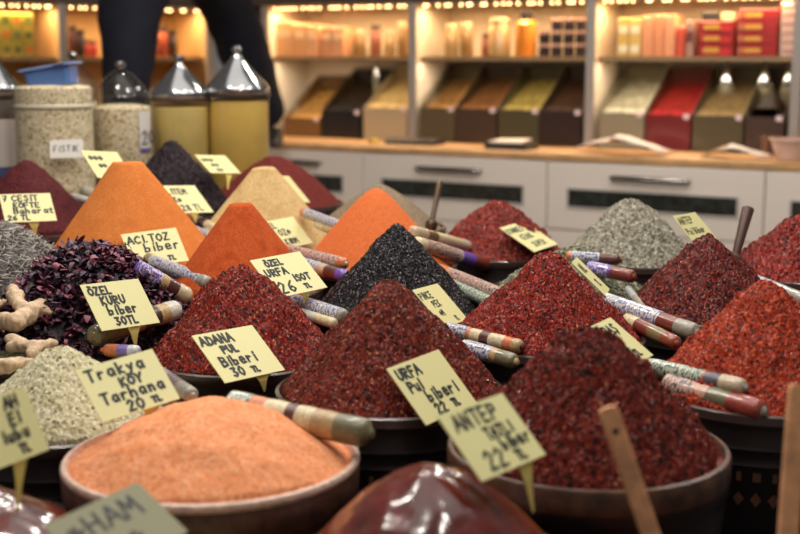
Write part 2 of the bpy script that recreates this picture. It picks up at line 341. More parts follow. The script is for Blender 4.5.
# dried hibiscus: curled petals over a mound ------------------------------------
def curl(mb, p, up, L, wdt, bend, rng, seg=5):
    a = Vector(rng.normal(size=3)); t = (a - up * a.dot(up) * .8).normalized(); nrm = (up - t * up.dot(t)).normalized(); b = t.cross(nrm)
    rings = []; q = p.copy(); ph = 0; tw = rng.uniform(-1.2, 1.2)
    for i in range(seg + 1):
        s = i / seg; w = wdt * math.sin(math.pi * (.12 + .8 * s)) * .5
        ang = bend * (s - .3); d = t * math.cos(ang) + nrm * math.sin(ang)
        bb = b * math.cos(tw * s) + nrm * math.sin(tw * s)
        rings.append([q - bb * w, q + nrm * w * .35 * (1 if rng.random() < .5 else -.6), q + bb * w]); q = q + d * (L / seg)
    mb.quadstrip(rings, False, rng.integers(0, len(HM)))
HM = [mat('hibiscus_a', (66, 42, 58), .5, spec=.35), mat('hibiscus_b', (84, 48, 66), .5, spec=.35), mat('hibiscus_c', (46, 33, 46), .5, spec=.3), mat('hibiscus_g', (32, 25, 34), .5, spec=.3), mat('hibiscus_d', (114, 54, 74), .5), mat('hibiscus_e', (146, 74, 92), .5), mat('hibiscus_f', (98, 76, 96), .5)]
hw = HEAPS['hibiscus']; rng = np.random.default_rng(3); mb = MB()
for k in range(4600):
    r = hw.R * rng.random() ** .42 * 1.02; a = rng.random() * 6.283; x = hw.c.x + r * math.cos(a); y = hw.c.y + r * math.sin(a)
    p = Vector((x, y, max(hw.z_at(x, y), hw.c.z) + rng.uniform(-.003, .009)))
    curl(mb, p, Vector((0, 0, 1)), rng.uniform(.016, .034), rng.uniform(.007, .0145), rng.uniform(-4.4, 4.4), rng)
th = thing('hibiscus_heap', 'dark purple heap of curled dried hibiscus petals behind the ginger', 'spice heap', hw.c, HG)
mb.build('petals', HM, th, angle=180)['kind'] = 'stuff'
o = hw.mesh('heap_core', mat('hibiscus_core', (40, 24, 34), .6), .006, .003); o.parent = th; o.location = (0, 0, -.004)
tub(hw, 'dark tub below the dried hibiscus petals', Rr=.17)
# grey twiggy herb
TM = [mat('twig_a', (150, 144, 138), .8), mat('twig_b', (178, 172, 164), .8), mat('twig_c', (84, 78, 76), .7), mat('twig_d', (200, 194, 184), .8)]
tw = HEAPS['twigs']; mb = MB()
for k in range(2600):
    r = tw.R * math.sqrt(rng.random()); a = rng.random() * 6.283; x = tw.c.x + r * math.cos(a); y = tw.c.y + r * math.sin(a)
    p = Vector((x, y, tw.z_at(x, y) + rng.uniform(-.004, .008))); d = Vector((rng.normal(), rng.normal(), rng.normal() * .4)).normalized(); L = rng.uniform(.014, .034)
    b = Vector((rng.normal(), rng.normal(), abs(rng.normal()))).normalized() * L * .2
    mb.tube([p - d * L / 2, p + b, p + d * L / 2], [.0007, .0013, .0006], 4, int(rng.integers(0, 4)))
th = thing('herb_heap', 'grey twiggy dried herb heap at the left edge beside the hibiscus', 'spice heap', tw.c, HG)
mb.build('sprigs', TM, th)['kind'] = 'stuff'
o = tw.mesh('heap_core', mat('twig_core', (104, 98, 94), .85), .006, .003); o.parent = th; o.location = (0, 0, -.004)
tub(tw, 'dark tub below the grey twiggy herb', Rr=.15)

# ------------------------------------------------------------------ ginger in a shallow tub
gc = PZ(2, 352, .845); 
class _G: pass
gt = _G(); gt.c = Vector((gc.x - .005, gc.y, .835)); gt.R = .125
tub(gt, 'dark tub holding the ginger roots')
mb = MB()
mb.lathe([(.118, -.02), (.118, 0), (.06, .012), (.0, .014)], gt.c + Vector((0, 0, -.01)), 40)
o = mb.build('herb_bed', grain('dark_green_bed', [(2, (60, 58, 44)), (2, (84, 80, 60)), (1, (120, 114, 92))], 200, .8, .2, .8), origin=gt.c); tag(o, 'dark greenish seeds lying under the ginger roots', 'seeds', kind='stuff')
M_ging = mat('ginger_skin', (204, 176, 144), .65, bump=.6, bscale=90, var=.13)
def ginger(nodes, edges, label):
    """nodes: (px, py, z, radius_px)"""
    pts = [PZ(a, b, z) for a, b, z, r in nodes]; c = sum(pts, Vector()) / len(pts)
    mb = MB(); rd = [r * (p - CAM).length / F for p, (_, _, _, r) in zip(pts, nodes)]
    for i, j in edges:
        for k in range(7):
            f = k / 6; q = pts[i] * (1 - f) + pts[j] * f; r = (rd[i] * (1 - f) + rd[j] * f) * (1 - .12 * math.sin(math.pi * f))
            mb.lathe([(r * math.sin(math.pi * t / 8), -r * math.cos(math.pi * t / 8)) for t in range(9)], q, 14, cap0=False, cap1=False)
    o = mb.build('ginger_root', M_ging, origin=c)
    rm = o.modifiers.new('skin', 'REMESH'); rm.mode = 'VOXEL'; rm.voxel_size = .0028; rm.use_smooth_shade = True
    sm = o.modifiers.new('soft', 'SMOOTH'); sm.iterations = 4; sm.factor = .5
    t = bpy.data.textures.get('gn') or bpy.data.textures.new('gn', 'CLOUDS'); t.noise_scale = .018
    d = o.modifiers.new('d', 'DISPLACE'); d.texture = t; d.strength = .009; d.mid_level = .5
    return tag(o, label, 'ginger', 'ginger roots in the tub')
ginger([(16, 322, .905, 10), (27, 314, .91, 11), (38, 308, .91, 9), (47, 301, .915, 7.5), (51, 298, .915, 4), (20, 306, .92, 7), (15, 296, .93, 8.5), (13, 290, .935, 6), (2, 321, .90, 9), (-12, 326, .89, 9), (49, 312, .905, 4)], [(0, 1), (1, 2), (2, 3), (3, 4), (1, 5), (5, 6), (6, 7), (0, 8), (8, 9), (2, 10)], 'large knobbly ginger root with two upper lobes on the hibiscus')
ginger([(12, 340, .880, 7), (22, 345, .880, 7.5), (34, 348, .880, 8), (44, 345, .880, 6), (56, 343, .878, 4), (33, 354, .875, 7), (12, 348, .874, 6)], [(0, 1), (1, 2), (2, 3), (3, 4), (2, 5), (1, 6)], 'small branched ginger root just above the tarhana heap')
ginger([(-8, 366, .87, 9), (8, 365, .87, 8.5), (20, 362, .87, 6), (31, 360, .87, 3)], [(0, 1), (1, 2), (2, 3)], 'tapering ginger root lying left of the tarhana heap')
ginger([(-12, 308, .905, 8), (-3, 305, .905, 6.5), (3, 303, .905, 4.5)], [(0, 1), (1, 2)], 'ginger root whose tip just shows at the left edge')

# ------------------------------------------------------------------ glossy paste mounds in front
M_paste = mat('pepper_paste', (92, 30, 25), .2, spec=.6, coat=.7, var=.25, bscale=30, bump=.4)
b_ = M_paste.node_tree.nodes['Principled BSDF']; b_.inputs['Sheen Weight'].default_value = .6; b_.inputs['Sheen Tint'].default_value = lin((255, 150, 80)); b_.inputs['Sheen Roughness'].default_value = .25
for key, ax, ay, Y, R, zr, lb, tl in (('paste', 434, 465, 1.41, .155, .775, 'glossy dark red paste mound at the bottom edge beside the peach bowl', 'dark tub below the glossy paste mound'), ('paste2', -34, 486, 1.47, .14, .775, 'glossy dark red paste mound cut by the bottom left corner', 'dark tub below the paste mound in the corner')):
    Heap(key, ax, ay, Y, R, zr, p=1.55, e=.1)
    o = HEAPS[key].mesh('paste_mound', M_paste, g=.005, jit=.0, lump=.0022, lk=(25, 110), fine=.0002, smooth=True); tag(o, lb, 'paste mound', 'glossy paste mounds at the front'); tub(HEAPS[key], tl)

# low tubs in front that hold the spatulas and the last tag
def low_tub(x, y, R, z, label, hl, hm):
    g = _G(); g.c = Vector((x, y, z)); g.R = R; tub(g, label)
    mb = MB().lathe([(R - .012, -.02), (R - .012, .0), (R * .6, .03), (R * .3, .055), (.0, .065)], g.c, 48)
    o = mb.build('spice_heap', hm, origin=g.c); tag(o, hl, 'spice heap', HG)
low_tub(.37, 1.315, .165, .70, 'low dark tub the wooden spatulas stand in', 'low red heap the wooden spatulas stand in', G['urfa'])
low_tub(-.25, 1.245, .165, .70, 'low dark tub below the blurred tag at the bottom edge', 'low yellow heap below the blurred tag', G['cream'])
M_wood = mat('spatula_wood', (222, 162, 116), .55, bump=.2, bscale=40, var=.12)
def spatula(p0, p1, w0, w1, th_, label, hole=None):
    a, b = Vector(p0), Vector(p1); ax = (b - a).normalized(); L = (b - a).length; s = ax.cross(FWD).normalized(); nn = s.cross(ax)
    t = thing('wooden_spatula', label, 'spatula', a)
    rings = []
    for k in range(15):
        q = k / 14; w = (w0 + (w1 - w0) * q); hh = q * L
        if k >= 11:
            e = (k - 11) / 3; w *= math.sqrt(max(0.02, 1 - (e * .92) ** 2)); hh = L - w1 * .8 * (1 - math.sin(e * math.pi / 2)) 
        if k == 0: w *= 1.9
        if k == 1: w *= 1.8
        if k == 2: w *= 1.3
        c = a + ax * hh
        rings.append([c + s * w * u + nn * th_ * v for u, v in ((-1, -.5), (-.8, -1), (.8, -1), (1, -.5), (1, .5), (.8, 1), (-.8, 1), (-1, .5))])
    MB().quadstrip(rings, True, 0, True, True).build('handle', M_wood, t)
    if hole:
        c = a + ax * (L - hole); MB().lathe([(.0035, -th_ * 1.15), (.0035, th_ * 1.15)], c, 14, axis=nn).build('hole', mat('hole_dark', (44, 28, 20), .9), t)
spatula(PD(668, 585, 1.40), PD(607, 407, 1.39), .0105, .0115, .004, 'wooden spatula with a hanging hole leaning before the dark red heap', .028)
spatula(PD(783, 600, 1.40), PD(799, 384, 1.42), .0115, .012, .004, 'wooden spatula standing at the right edge before the orange-red heap')

# ------------------------------------------------------------------ rear scoops stuck in heaps
def stick(p0, p1, r0, r1, m, label, name, cat, hollow=False):
    a, b = Vector(p0), Vector(p1); ax = b - a; L = ax.length
    t = thing(name, label, cat, a)
    if hollow: prof = [(r0 * .5, 0), (r0, .01), (r1, L), (r1 * .8, L), (r1 * .7, L - .02)]
    else: prof = [(r0, 0), (r0, L * .3), (r1, L * .9), (r1 * .6, L)]
    MB().lathe(prof, a, 20, axis=ax).build('handle', m, t)
    MB().lathe([(r0 * .8, -.03), (r0 * 2.2, -.018), (r0 * 2.4, -.004), (r0 * 1.1, .008)], a, 20, axis=ax).build('ferrule', m, t)
stick(PD(432, 222, 3.3), PD(440, 181, 3.36), .007, .009, mat('dark_bronze', (92, 74, 58), .25, metal=.7), 'dark metal scoop handle standing between orange and red heaps', 'spice_scoop', 'scoop')
stick(PD(735, 258, 2.83), PD(748, 209, 2.88), .009, .014, mat('dark_brown_tube', (84, 58, 50), .4), 'dark brown hollow scoop handle between the purplish and far right heaps', 'spice_scoop', 'scoop', True)

# ------------------------------------------------------------------ spice rolls (striped plastic tubes)
M_clear = mat('clear_wrap', (196, 190, 178), .18, spec=.6, coat=.5, bump=.3, bscale=80)
BC = {}
def band(c):
    k = 'band_%d_%d_%d' % c
    if k not in BC: BC[k] = mat(k, c, .32, spec=.5, coat=.5, bump=.25, bscale=160, var=.1)
    return BC[k]
CR = (212, 196, 158); OR_ = (206, 120, 74); BR = (92, 52, 46); GR = (116, 112, 84); PK = (208, 148, 128); OL = (128, 112, 70); TAN = (184, 156, 112); GY = (150, 146, 134); RB = (124, 56, 42); MA = (84, 40, 44)
P_white = printed('print_white', (206, 204, 202), (92, 98, 150)); P_purple = printed('print_purple', (112, 84, 168), (206, 200, 222)); P_green = printed('print_green', (188, 192, 176), (70, 100, 80)); P_orange = printed('print_orange', (214, 172, 150), (90, 92, 110))
RG = 'striped spice rolls lying between the heaps'
def roll(x0, y0, x1, y1, z0, z1, rpx, bands, label, lab=None, cap=True, end=None, on=()):
    """bands: [(share, rgb)] from the first end to the second; lab: (from, to, material) printed wrap"""
    a, b = PZ(x0, y0, z0), PZ(x1, y1, z1); qq = []
    for px_, py_, p_ in ((x0, y0, a), (x1, y1, b)):
        Dp = (p_ - CAM).dot(FWD); hs = [h_ for h_ in (HEAPS[k].hit(px_, py_) for k in on) if h_]
        qq.append(PD(px_, py_, min(hs) - rpx * Dp / F * .7) if hs else p_)
    a, b = qq; ax = b - a; L = ax.length; r = rpx * ((a + b) / 2 - CAM).length / F
    t = thing('spice_roll', label, 'spice roll', (a + b) / 2, RG)
    tot = sum(s for s, c in bands); prof = []; mis = []; cols = []; pos = 0
    n0 = 4
    for i in range(n0): q = i / n0; prof.append((r * math.sin(math.pi / 2 * (.25 + .75 * q)), r * .7 * (1 - math.cos(math.pi / 2 * q)))); mis.append(0)
    for i, (s, c) in enumerate(bands):
        cols.append(band(c)); l = L * s / tot
        h0, h1 = max(pos, r * .7 + .001), min(pos + l, L - r * .7 - .001)
        if h1 > h0:
            for q in (0.0, .5): prof.append((r * (1 + (.015 if q else -.02)), h0 + (h1 - h0) * q)); mis.append(i)
        pos += l
    for i in range(n0 + 1): q = i / n0; prof.append((r * math.cos(math.pi / 2 * q * .8), L - r * .7 * (1 - math.sin(math.pi / 2 * q)))); mis.append(len(bands) - 1)
    MB().lathe(prof, a, 20, mis[:-1], ax).build('body', cols, t)
    if lab:
        o = lab[2]; la, lb = lab[0] * L, lab[1] * L; n = 20; m = MB().lathe([(r * 1.03, la), (r * 1.045, (la + lb) / 2), (r * 1.03, lb)], a, n, 0, ax, False, False)
        ob = m.build('label_wrap', o, t); me = ob.data; uv = me.uv_layers.new(name='UVMap')
        for p in me.polygons:
            for li in p.loop_indices:
                vi = me.loops[li].vertex_index; ring = vi // n; j = vi % n
                if j == 0 and any(me.loops[k].vertex_index % n == n - 1 for k in p.loop_indices): j = n
                uv.data[li].uv = (ring / 2 * (lb - la) / .05, j / n * 3)
    if cap:
        c = end or GY; ae = b if cap == True else a; d = ax.normalized() if cap == True else -ax.normalized()
        MB().lathe([(r * .6, -.003), (r * .45, .0015), (r * .3, .003), (r * .34, .005), (r * .1, .006)], ae, 12, 0, d).build('twisted_end', band(c), t)
    return t
roll(147, 259, 209, 284, .905, .905, 7.2, [(1, OL), (1, BR), (1.4, TAN), (1, BR), (1.5, OR_), (1, GY)], 'striped roll with white printed top lying below the ACI TOZ tag', (.12, .9, P_white), 0, on=['hibiscus', 'orange', 'dorange'])
roll(134, 267, 190, 298, .90, .895, 8.8, [(2, (112, 84, 168)), (1, CR), (1.2, TAN), (1.4, BR), (2, CR)], 'roll with purple printed end lying beside the hibiscus', (.0, .42, P_purple), 0, on=['hibiscus'])
roll(177, 309, 92, 337, .895, .888, 10.5, [(1, (206, 202, 190)), (.7, TAN), (1.2, (70, 50, 36)), (1.0, (170, 132, 70)), (1.6, OL), (.6, GR)], 'olive spice roll end resting on hibiscus behind the OZEL KURU tag', None, True, OL)
roll(140, 352, 104, 350, .868, .868, 6.5, [(1, (190, 190, 200)), (1, (120, 100, 170)), (1.4, OR_)], 'orange and purple roll peeking out above the Trakya tag', None, True, OR_)
roll(158, 372, 193, 396, .87, .862, 7.5, [(1, (150, 140, 140)), (1, (120, 106, 106)), (1, GY)], 'grey plastic roll tip beside the Trakya tag', None, True, GY)
roll(232, 405, 370, 434, .872, .858, 14.6, [(.9, GR), (.8, OR_), (1.0, CR), (.45, BR), (.75, CR), (1.0, OR_ if 0 else TAN), (1.4, GR)], 'large cream and olive striped roll on the rim of the peach bowl', (.0, .16, P_green), True, GR)
roll(287, 299, 345, 317, .885, .882, 7.6, [(1, GY), (2, (206, 204, 202)), (1, GY)], 'white printed roll below the OZEL URFA ISOT tag', (.05, .95, P_white), 0)
roll(300, 313, 335, 324, .872, .872, 5.5, [(1, (206, 204, 190)), (1, CR)], 'cream roll tucked under the white printed roll', None, 0)
roll(283, 249, 346, 264, .935, .928, 6, [(1, OR_), (2, (214, 200, 190)), (1, OR_)], 'white printed roll right of the small EL OZ tag', (.1, .92, P_orange), True, TAN)
roll(296, 262, 347, 277, .918, .91, 6.8, [(2, CR), (1, (190, 170, 150)), (1, BR), (.7, (110, 80, 170))], 'roll with brown and purple end, lower of two beside bright orange powder', (.05, .5, P_white), True, MA)
roll(303, 212, 346, 228, .985, .975, 5.2, [(1, OR_), (2, (200, 196, 196)), (1, GY)], 'white printed roll lying behind the bright orange powder', (.1, .9, P_white), 0)
roll(316, 224, 336, 233, .965, .96, 4.2, [(1, CR), (1, TAN)], 'short cream roll below the printed roll by the cream cone', None, 0)
roll(172, 211, 218, 229, .95, .945, 5.2, [(1, GY), (1, OR_), (.8, OR_), (.5, (226, 214, 190)), (.6, MA), (1, CR)], 'orange and brown banded roll left of the deep orange tip', None, 0)
roll(190, 228, 214, 238, .935, .93, 4.6, [(1, (206, 204, 206)), (1, (200, 196, 196))], 'white roll just below the orange and brown banded roll', (.1, .9, P_white), 0)
roll(412, 231, 468, 246, .955, .948, 5.8, [(1, (200, 180, 150)), (.8, (110, 90, 60)), (2, CR), (1, (206, 196, 168))], 'cream roll at the foot of the rear rounded red heap', None, True, GY, on=['kon', 'borange'])
roll(415, 243, 487, 265, .935, .925, 7.2, [(1.2, CR), (1.6, (206, 194, 186)), (.9, (110, 76, 170)), (1.1, RB)], 'roll with purple band and red-brown end right of the black seeds', (.1, .55, P_orange), True, RB, on=['kon', 'borange'])
roll(438, 269, 512, 299, .905, .895, 6.5, [(1, OR_), (1.4, CR), (1, PK), (1, OR_), (1, GY)], 'pink and orange printed roll right of the black seed slope', (.2, .9, P_orange), 0)
roll(448, 283, 505, 309, .89, .88, 6, [(1, CR), (2, (196, 200, 180)), (1, GY)], 'green printed roll tucked under the pink and orange one', (.1, .9, P_green), 0)
roll(448, 329, 522, 347, .875, .868, 7.2, [(1, CR), (.8, OR_), (.7, CR), (.6, BR), (1, CR), (.6, OR_), (.5, TAN)], 'cream and orange banded roll between the URFA heap and the bright red heap', (.0, .3, P_white), True, BR)
roll(462, 346, 516, 362, .86, .855, 8, [(1, (200, 186, 170)), (1.4, TAN), (1, GR)], 'tan roll under the cream and orange banded roll', (.1, .6, P_white), True, TAN)
roll(566, 256, 620, 260, .94, .936, 5.6, [(1, OR_), (1.3, (200, 196, 200)), (1.4, BR)], 'white and brown roll lying before the grey-green seeds', (.1, .6, P_white), True, RB)
roll(588, 267, 634, 277, .922, .917, 6.6, [(2, (110, 84, 170)), (1.6, RB)], 'purple roll with red-brown end, below the white and brown roll', (.05, .5, P_purple), True, RB)
roll(628, 289, 643, 309, .895, .885, 4, [(1, (170, 176, 176)), (1, GY)], 'small clear plastic roll tip on the green herb', None, 0)
roll(600, 299, 697, 333, .895, .875, 8.6, [(1, (200, 196, 196)), (3, (190, 190, 186)), (1.5, RB), (1.2, GY)], 'long printed roll with red-brown band left of the orange-red heap', (.12, .66, P_white), True, GY)
roll(626, 319, 677, 344, .872, .862, 7.4, [(1, CR), (1, RB), (1, OL), (.8, (140, 70, 50))], 'short brown roll under the long printed roll with red-brown band', None, True, RB)
roll(646, 366, 745, 388, .872, .862, 9, [(1, (196, 190, 180)), (1.5, (190, 194, 176)), (1, OR_), (.8, (90, 84, 96)), (1.2, (196, 176, 150))], 'long green printed roll, upper of two left of the orange-red heap foot', (.08, .62, P_green), True, GY, on=['bright'])
roll(668, 384, 764, 412, .85, .845, 11.5, [(1, PK), (1.2, (206, 160, 140)), (1, GR), (1.6, (150, 66, 56))], 'thick pink and red roll, lower of two beside the dark red front heap', (.0, .3, P_orange), True, GY, on=['bright'])
roll(742, 276, 812, 303, .915, .905, 6.5, [(1, (206, 202, 196)), (1, (200, 200, 200)), (1, GY)], 'white plastic roll behind the orange-red heap at the right edge', (.1, .5, P_white), 0)
roll(100, 196, 76, 187, .985, .985, 4.6, [(1, (190, 184, 170)), (1, GY)], 'short pale roll left of the pale orange cone, upper of two', None, True, GY)
roll(96, 203, 74, 197, .972, .972, 4, [(1, (206, 204, 200)), (1, (196, 190, 190))], 'short white roll left of the pale orange cone, lower of two', None, True, GY)
roll(698, 267, 676, 260, .935, .935, 5, [(1, (206, 150, 120)), (1, PK)], 'small peach roll end at the foot of the grey-green seeds', None, True, (180, 160, 190))

# ------------------------------------------------------------------ price tags with marker lettering
FONT = {
 'A': [[(0, 0), (.3, 1), (.6, 0)], [(.12, .38), (.5, .38)]], 'B': [[(.05, 0), (.05, 1), (.45, .9), (.45, .6), (.05, .52), (.5, .45), (.52, .12), (.05, 0)]],
 'C': [[(.55, .85), (.3, 1), (.05, .7), (.05, .3), (.3, 0), (.55, .15)]], 'D': [[(.05, 0), (.05, 1), (.45, .8), (.52, .4), (.4, .1), (.05, 0)]],
 'E': [[(.5, 1), (.05, 1), (.05, 0), (.5, 0)], [(.05, .5), (.42, .52)]], 'F': [[(.5, 1), (.05, 1), (.05, 0)], [(.05, .5), (.42, .52)]],
 'H': [[(.05, 0), (.05, 1)], [(.5, 0), (.5, 1)], [(.05, .5), (.5, .5)]], 'I': [[(.2, 0), (.2, 1)]], 'İ': [[(.2, 0), (.2, .8)], [(.2, 1.02), (.22, 1.1)]],
 'K': [[(.05, 0), (.05, 1)], [(.5, 1), (.08, .5), (.52, 0)]], 'L': [[(.05, 1), (.05, 0), (.45, 0)]], 'M': [[(0, 0), (.08, 1), (.3, .4), (.52, 1), (.6, 0)]],
 'N': [[(.05, 0), (.05, 1), (.5, 0), (.5, 1)]], 'O': [[(.3, 1), (.05, .7), (.05, .3), (.3, 0), (.55, .3), (.55, .7), (.3, 1)]],
 'Ö': [[(.3, .9), (.05, .65), (.05, .25), (.3, 0), (.55, .25), (.55, .65), (.3, .9)], [(.15, 1.1), (.17, 1.16)], [(.4, 1.1), (.42, 1.16)]],
 'P': [[(.05, 0), (.05, 1), (.48, .9), (.48, .58), (.05, .48)]], 'R': [[(.05, 0), (.05, 1), (.48, .9), (.48, .6), (.05, .5), (.52, 0)]],
 'S': [[(.5, .88), (.25, 1), (.06, .75), (.5, .35), (.35, .03), (.03, .12)]], 'Ş': [[(.5, .88), (.25, 1), (.06, .75), (.5, .35), (.35, .03), (.03, .12)], [(.28, 0), (.25, -.18)]],
 'T': [[(0, 1), (.55, 1)], [(.28, 1), (.28, 0)]], 'U': [[(.05, 1), (.05, .25), (.28, 0), (.5, .25), (.5, 1)]], 'W': [[(0, 1), (.12, 0), (.3, .6), (.45, 0), (.6, 1)]],
 'Y': [[(.02, 1), (.28, .5), (.55, 1)], [(.28, .5), (.28, 0)]], 'Z': [[(.05, 1), (.5, 1), (.05, 0), (.52, 0)]], 'Ç': [[(.55, .85), (.3, 1), (.05, .7), (.05, .3), (.3, 0), (.55, .15)], [(.3, 0), (.26, -.18)]],
 '0': [[(.28, 1), (.05, .7), (.05, .3), (.28, 0), (.5, .3), (.5, .7), (.28, 1)]], '2': [[(.05, .75), (.25, 1), (.48, .75), (.05, 0), (.52, .03)]],
 '3': [[(.06, .95), (.45, .95), (.2, .55), (.5, .3), (.25, 0), (.04, .12)]], '6': [[(.45, .95), (.12, .6), (.05, .2), (.28, 0), (.5, .22), (.3, .48), (.08, .3)]],
 '7': [[(.03, 1), (.5, 1), (.2, 0)], [(.15, .5), (.45, .5)]], '8': [[(.28, .52), (.06, .75), (.28, 1), (.48, .75), (.28, .52), (.04, .25), (.28, 0), (.5, .25), (.28, .52)]],
 'a': [[(.45, .6), (.2, .62), (.05, .3), (.2, 0), (.42, .2), (.45, .6), (.48, 0)]], 'b': [[(.06, 1), (.06, 0), (.4, .08), (.44, .42), (.08, .5)]], 'e': [[(.06, .3), (.46, .34), (.36, .62), (.12, .6), (.03, .3), (.14, .0), (.48, .06)]],
 'h': [[(.06, 1), (.06, 0)], [(.06, .4), (.3, .6), (.42, .4), (.42, 0)]], 'i': [[(.15, 0), (.15, .6)], [(.16, .82), (.18, .9)]], 'l': [[(.14, 1), (.12, 0)]], 'n': [[(.06, 0), (.06, .6)], [(.06, .4), (.3, .6), (.42, .4), (.42, 0)]],
 'k': [[(.06, 1), (.06, 0)], [(.42, .6), (.08, .3), (.44, 0)]], 'r': [[(.08, 0), (.08, .6)], [(.08, .35), (.25, .6), (.4, .55)]], 't': [[(.18, .95), (.18, .05), (.36, 0)], [(.02, .62), (.38, .62)]], 'u': [[(.06, .6), (.08, .1), (.3, .02), (.42, .3), (.44, .6)], [(.44, .6), (.46, 0)]],
 'y': [[(.06, .6), (.22, .2)], [(.44, .6), (.12, -.3)]], 'p': [[(.06, .6), (.06, -.3)], [(.06, .55), (.4, .5), (.38, .1), (.06, .05)]], '.': [[(.1, 0), (.12, .05)]],
 '~': [[(0, .3), (.12, .7), (.2, .1), (.32, .75), (.4, .2), (.55, .5)]],
}
M_card = mat('tag_yellow', (222, 217, 158), .45, spec=.35); M_cardw = mat('tag_white', (224, 220, 212), .45); M_ink = mat('marker_ink', (34, 34, 34), .6)
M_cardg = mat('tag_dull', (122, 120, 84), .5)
M_spike = mat('spike_yellow', (236, 220, 130), .4)
def textline(mb, fr, s, x, y, h, th, rng, z, slant=.0, wf=1.08):
    o, ex, ey, n = fr
    for ch in s:
        if ch == ' ': x += h * .45; continue
        for st in FONT[ch]:
            jx, jy = rng.uniform(-.03, .03, 2); pts = [(x + h * wf * (a + jx + slant * b), y + h * (b + jy)) for a, b in st]
            # resample as ribbon
            for i in range(len(pts) - 1):
                (x0, y0), (x1, y1) = pts[i], pts[i + 1]; L = math.hypot(x1 - x0, y1 - y0) or 1e-6; dx, dy = (x1 - x0) / L, (y1 - y0) / L; q = th / 2
                poly = [(x0 - dx * q * .7 - dy * q * .7, y0 - dy * q * .7 + dx * q * .7), (x0 - dx * q, y0 - dy * q), (x0 - dx * q * .7 + dy * q * .7, y0 - dy * q * .7 - dx * q * .7), (x0 + dy * q, y0 - dx * q), (x1 + dy * q, y1 - dx * q), (x1 + dx * q * .7 + dy * q * .7, y1 + dy * q * .7 - dx * q * .7), (x1 + dx * q, y1 + dy * q), (x1 + dx * q * .7 - dy * q * .7, y1 + dy * q * .7 + dx * q * .7), (x1 - dy * q, y1 + dx * q), (x0 - dy * q, y0 + dx * q)]
                b0 = len(mb.v); zz = z + (i % 3) * .00004
                mb.v += [tuple(o + ex * a + ey * b + n * zz) for a, b in poly]; mb.f.append(tuple(range(b0, b0 + len(poly)))); mb.m.append(1)
        x += h * wf * (.4 if ch in 'Iİil.' else .74)
    return x
def price_tag(TL, TR, BL, tip, heaps, lines, label, asp=1.3, card=None, D=None, spike=True, sign=1, th=.0036, margin=.006, cat='price tag'):
    """TL, TR, BL: corners in the photograph; tip: where its spike meets the spice; lines: (text, x, y, height) in tag units"""
    e1 = Vector((TR[0] - TL[0], TR[1] - TL[1])); e2 = Vector((BL[0] - TL[0], BL[1] - TL[1]))
    dd = e1.dot(e2); L1, L2 = e1.length_squared, e2.length_squared; c = L1 - asp ** 2 * L2
    t = (-c + math.sqrt(c * c + 4 * asp ** 2 * dd * dd)) / 2; a = sign * math.sqrt(max(t, 4)); b = -dd / a
    ctr = Vector(((TR[0] + BL[0]) / 2, (TR[1] + BL[1]) / 2))
    rel = {(u, v): (a * u + b * v) / F for u in (-.5, 0, .5) for v in (-.5, 0, .5)}
    if D is None:
        Ds = []
        for (u, v), r in rel.items():
            q = ctr + e1 * u + e2 * v
            for hk in heaps:
                hd = HEAPS[hk].hit(q.x, q.y)
                if hd: Ds.append((hd - margin) / (1 + r))
        D = min(Ds) if Ds else 2.0
    s = D / F
    C = PD(ctr.x, ctr.y, D)
    def v3(e, k): return (RGT * e.x - UP * e.y + FWD * k) * s
    E1, E2 = v3(e1, a) * .965, v3(e2, b) * .965
    # keep the perspective exact at the centre ray
    w, h = E1.length, E2.length; ex, ey = E1.normalized(), -(E2 - E1.normalized() * E2.dot(E1.normalized())).normalized()
    n = ex.cross(ey); 
    org = C - E1 / 2 + E2 / 2   # bottom left
    fr = (org, ex, ey, n)
    tr = thing('price_tag', label, cat, C, 'handwritten price tags in the spices')
    mb = MB(); mb.box((0, 0, -.0014), (w, h, 0), fr, 0, 0)
    rng = np.random.default_rng(sum(map(ord, label)))
    for (tx, x, y, hh) in lines: textline(mb, fr, tx, x * w, y * h + hh * h * .08, hh * h * .86, th * (h / .075), rng, .0003, .04)
    mb.build('card', [card or M_card, M_ink], tr, smooth=False)
    if spike:
        bm = org + E1 * spike if not isinstance(spike, bool) else org + E1 * .5
        td = None
        for hk in heaps:
            q = HEAPS[hk].hit(*tip)
            if q: td = q if td is None else min(td, q)
        bd = (bm - CAM).dot(FWD); tp = PD(tip[0], tip[1], bd + max(-.02, min(.03, ((td + .015) if td else bd) - bd)) * .5)
        d = (tp - bm); sd = ex; wn = w * .11
        k = sd.cross(d).normalized() * .0007
        poly = [bm - sd * wn + ey * .004, bm + sd * wn + ey * .004, bm + sd * wn, bm + d * .35 + sd * wn * .55, tp + sd * .0015, tp - sd * .0015, bm + d * .35 - sd * wn * .55, bm - sd * wn]
        poly = [p - n * .0009 for p in poly]
        MB().prism(poly, -n * .0012).build('spike', M_spike, tr, smooth=False)
    return tr
price_tag((-2, 194), (44, 191), (12, 224), (35, 237), ['twigs', 'maroon', 'hibiscus'], [('7 ÇEŞİT', .04, .72, .22), ('KÖFTE', .22, .48, .2), ('Baharat', .2, .27, .22), ('26 TL', .06, .05, .19)], 'yellow tag reading 7 CESIT KOFTE before the maroon powder', D=2.93, spike=.55, th=.0034)
price_tag((83, 151), (111, 149), (104, 180), (108, 188), ['orange'], [('~~~', .1, .62, .25), ('~~', .25, .35, .22), ('~', .4, .08, .22)], 'small yellow tag on the left shoulder of the pale orange cone', D=3.24)
price_tag((157, 186), (190, 183), (180, 215), (196, 222), ['orange', 'purple'], [('LITEM', .15, .66, .22), ('K~', .2, .38, .2), ('28 TL', .25, .06, .24)], 'yellow 28 TL tag before the purplish black heap', D=3.2)
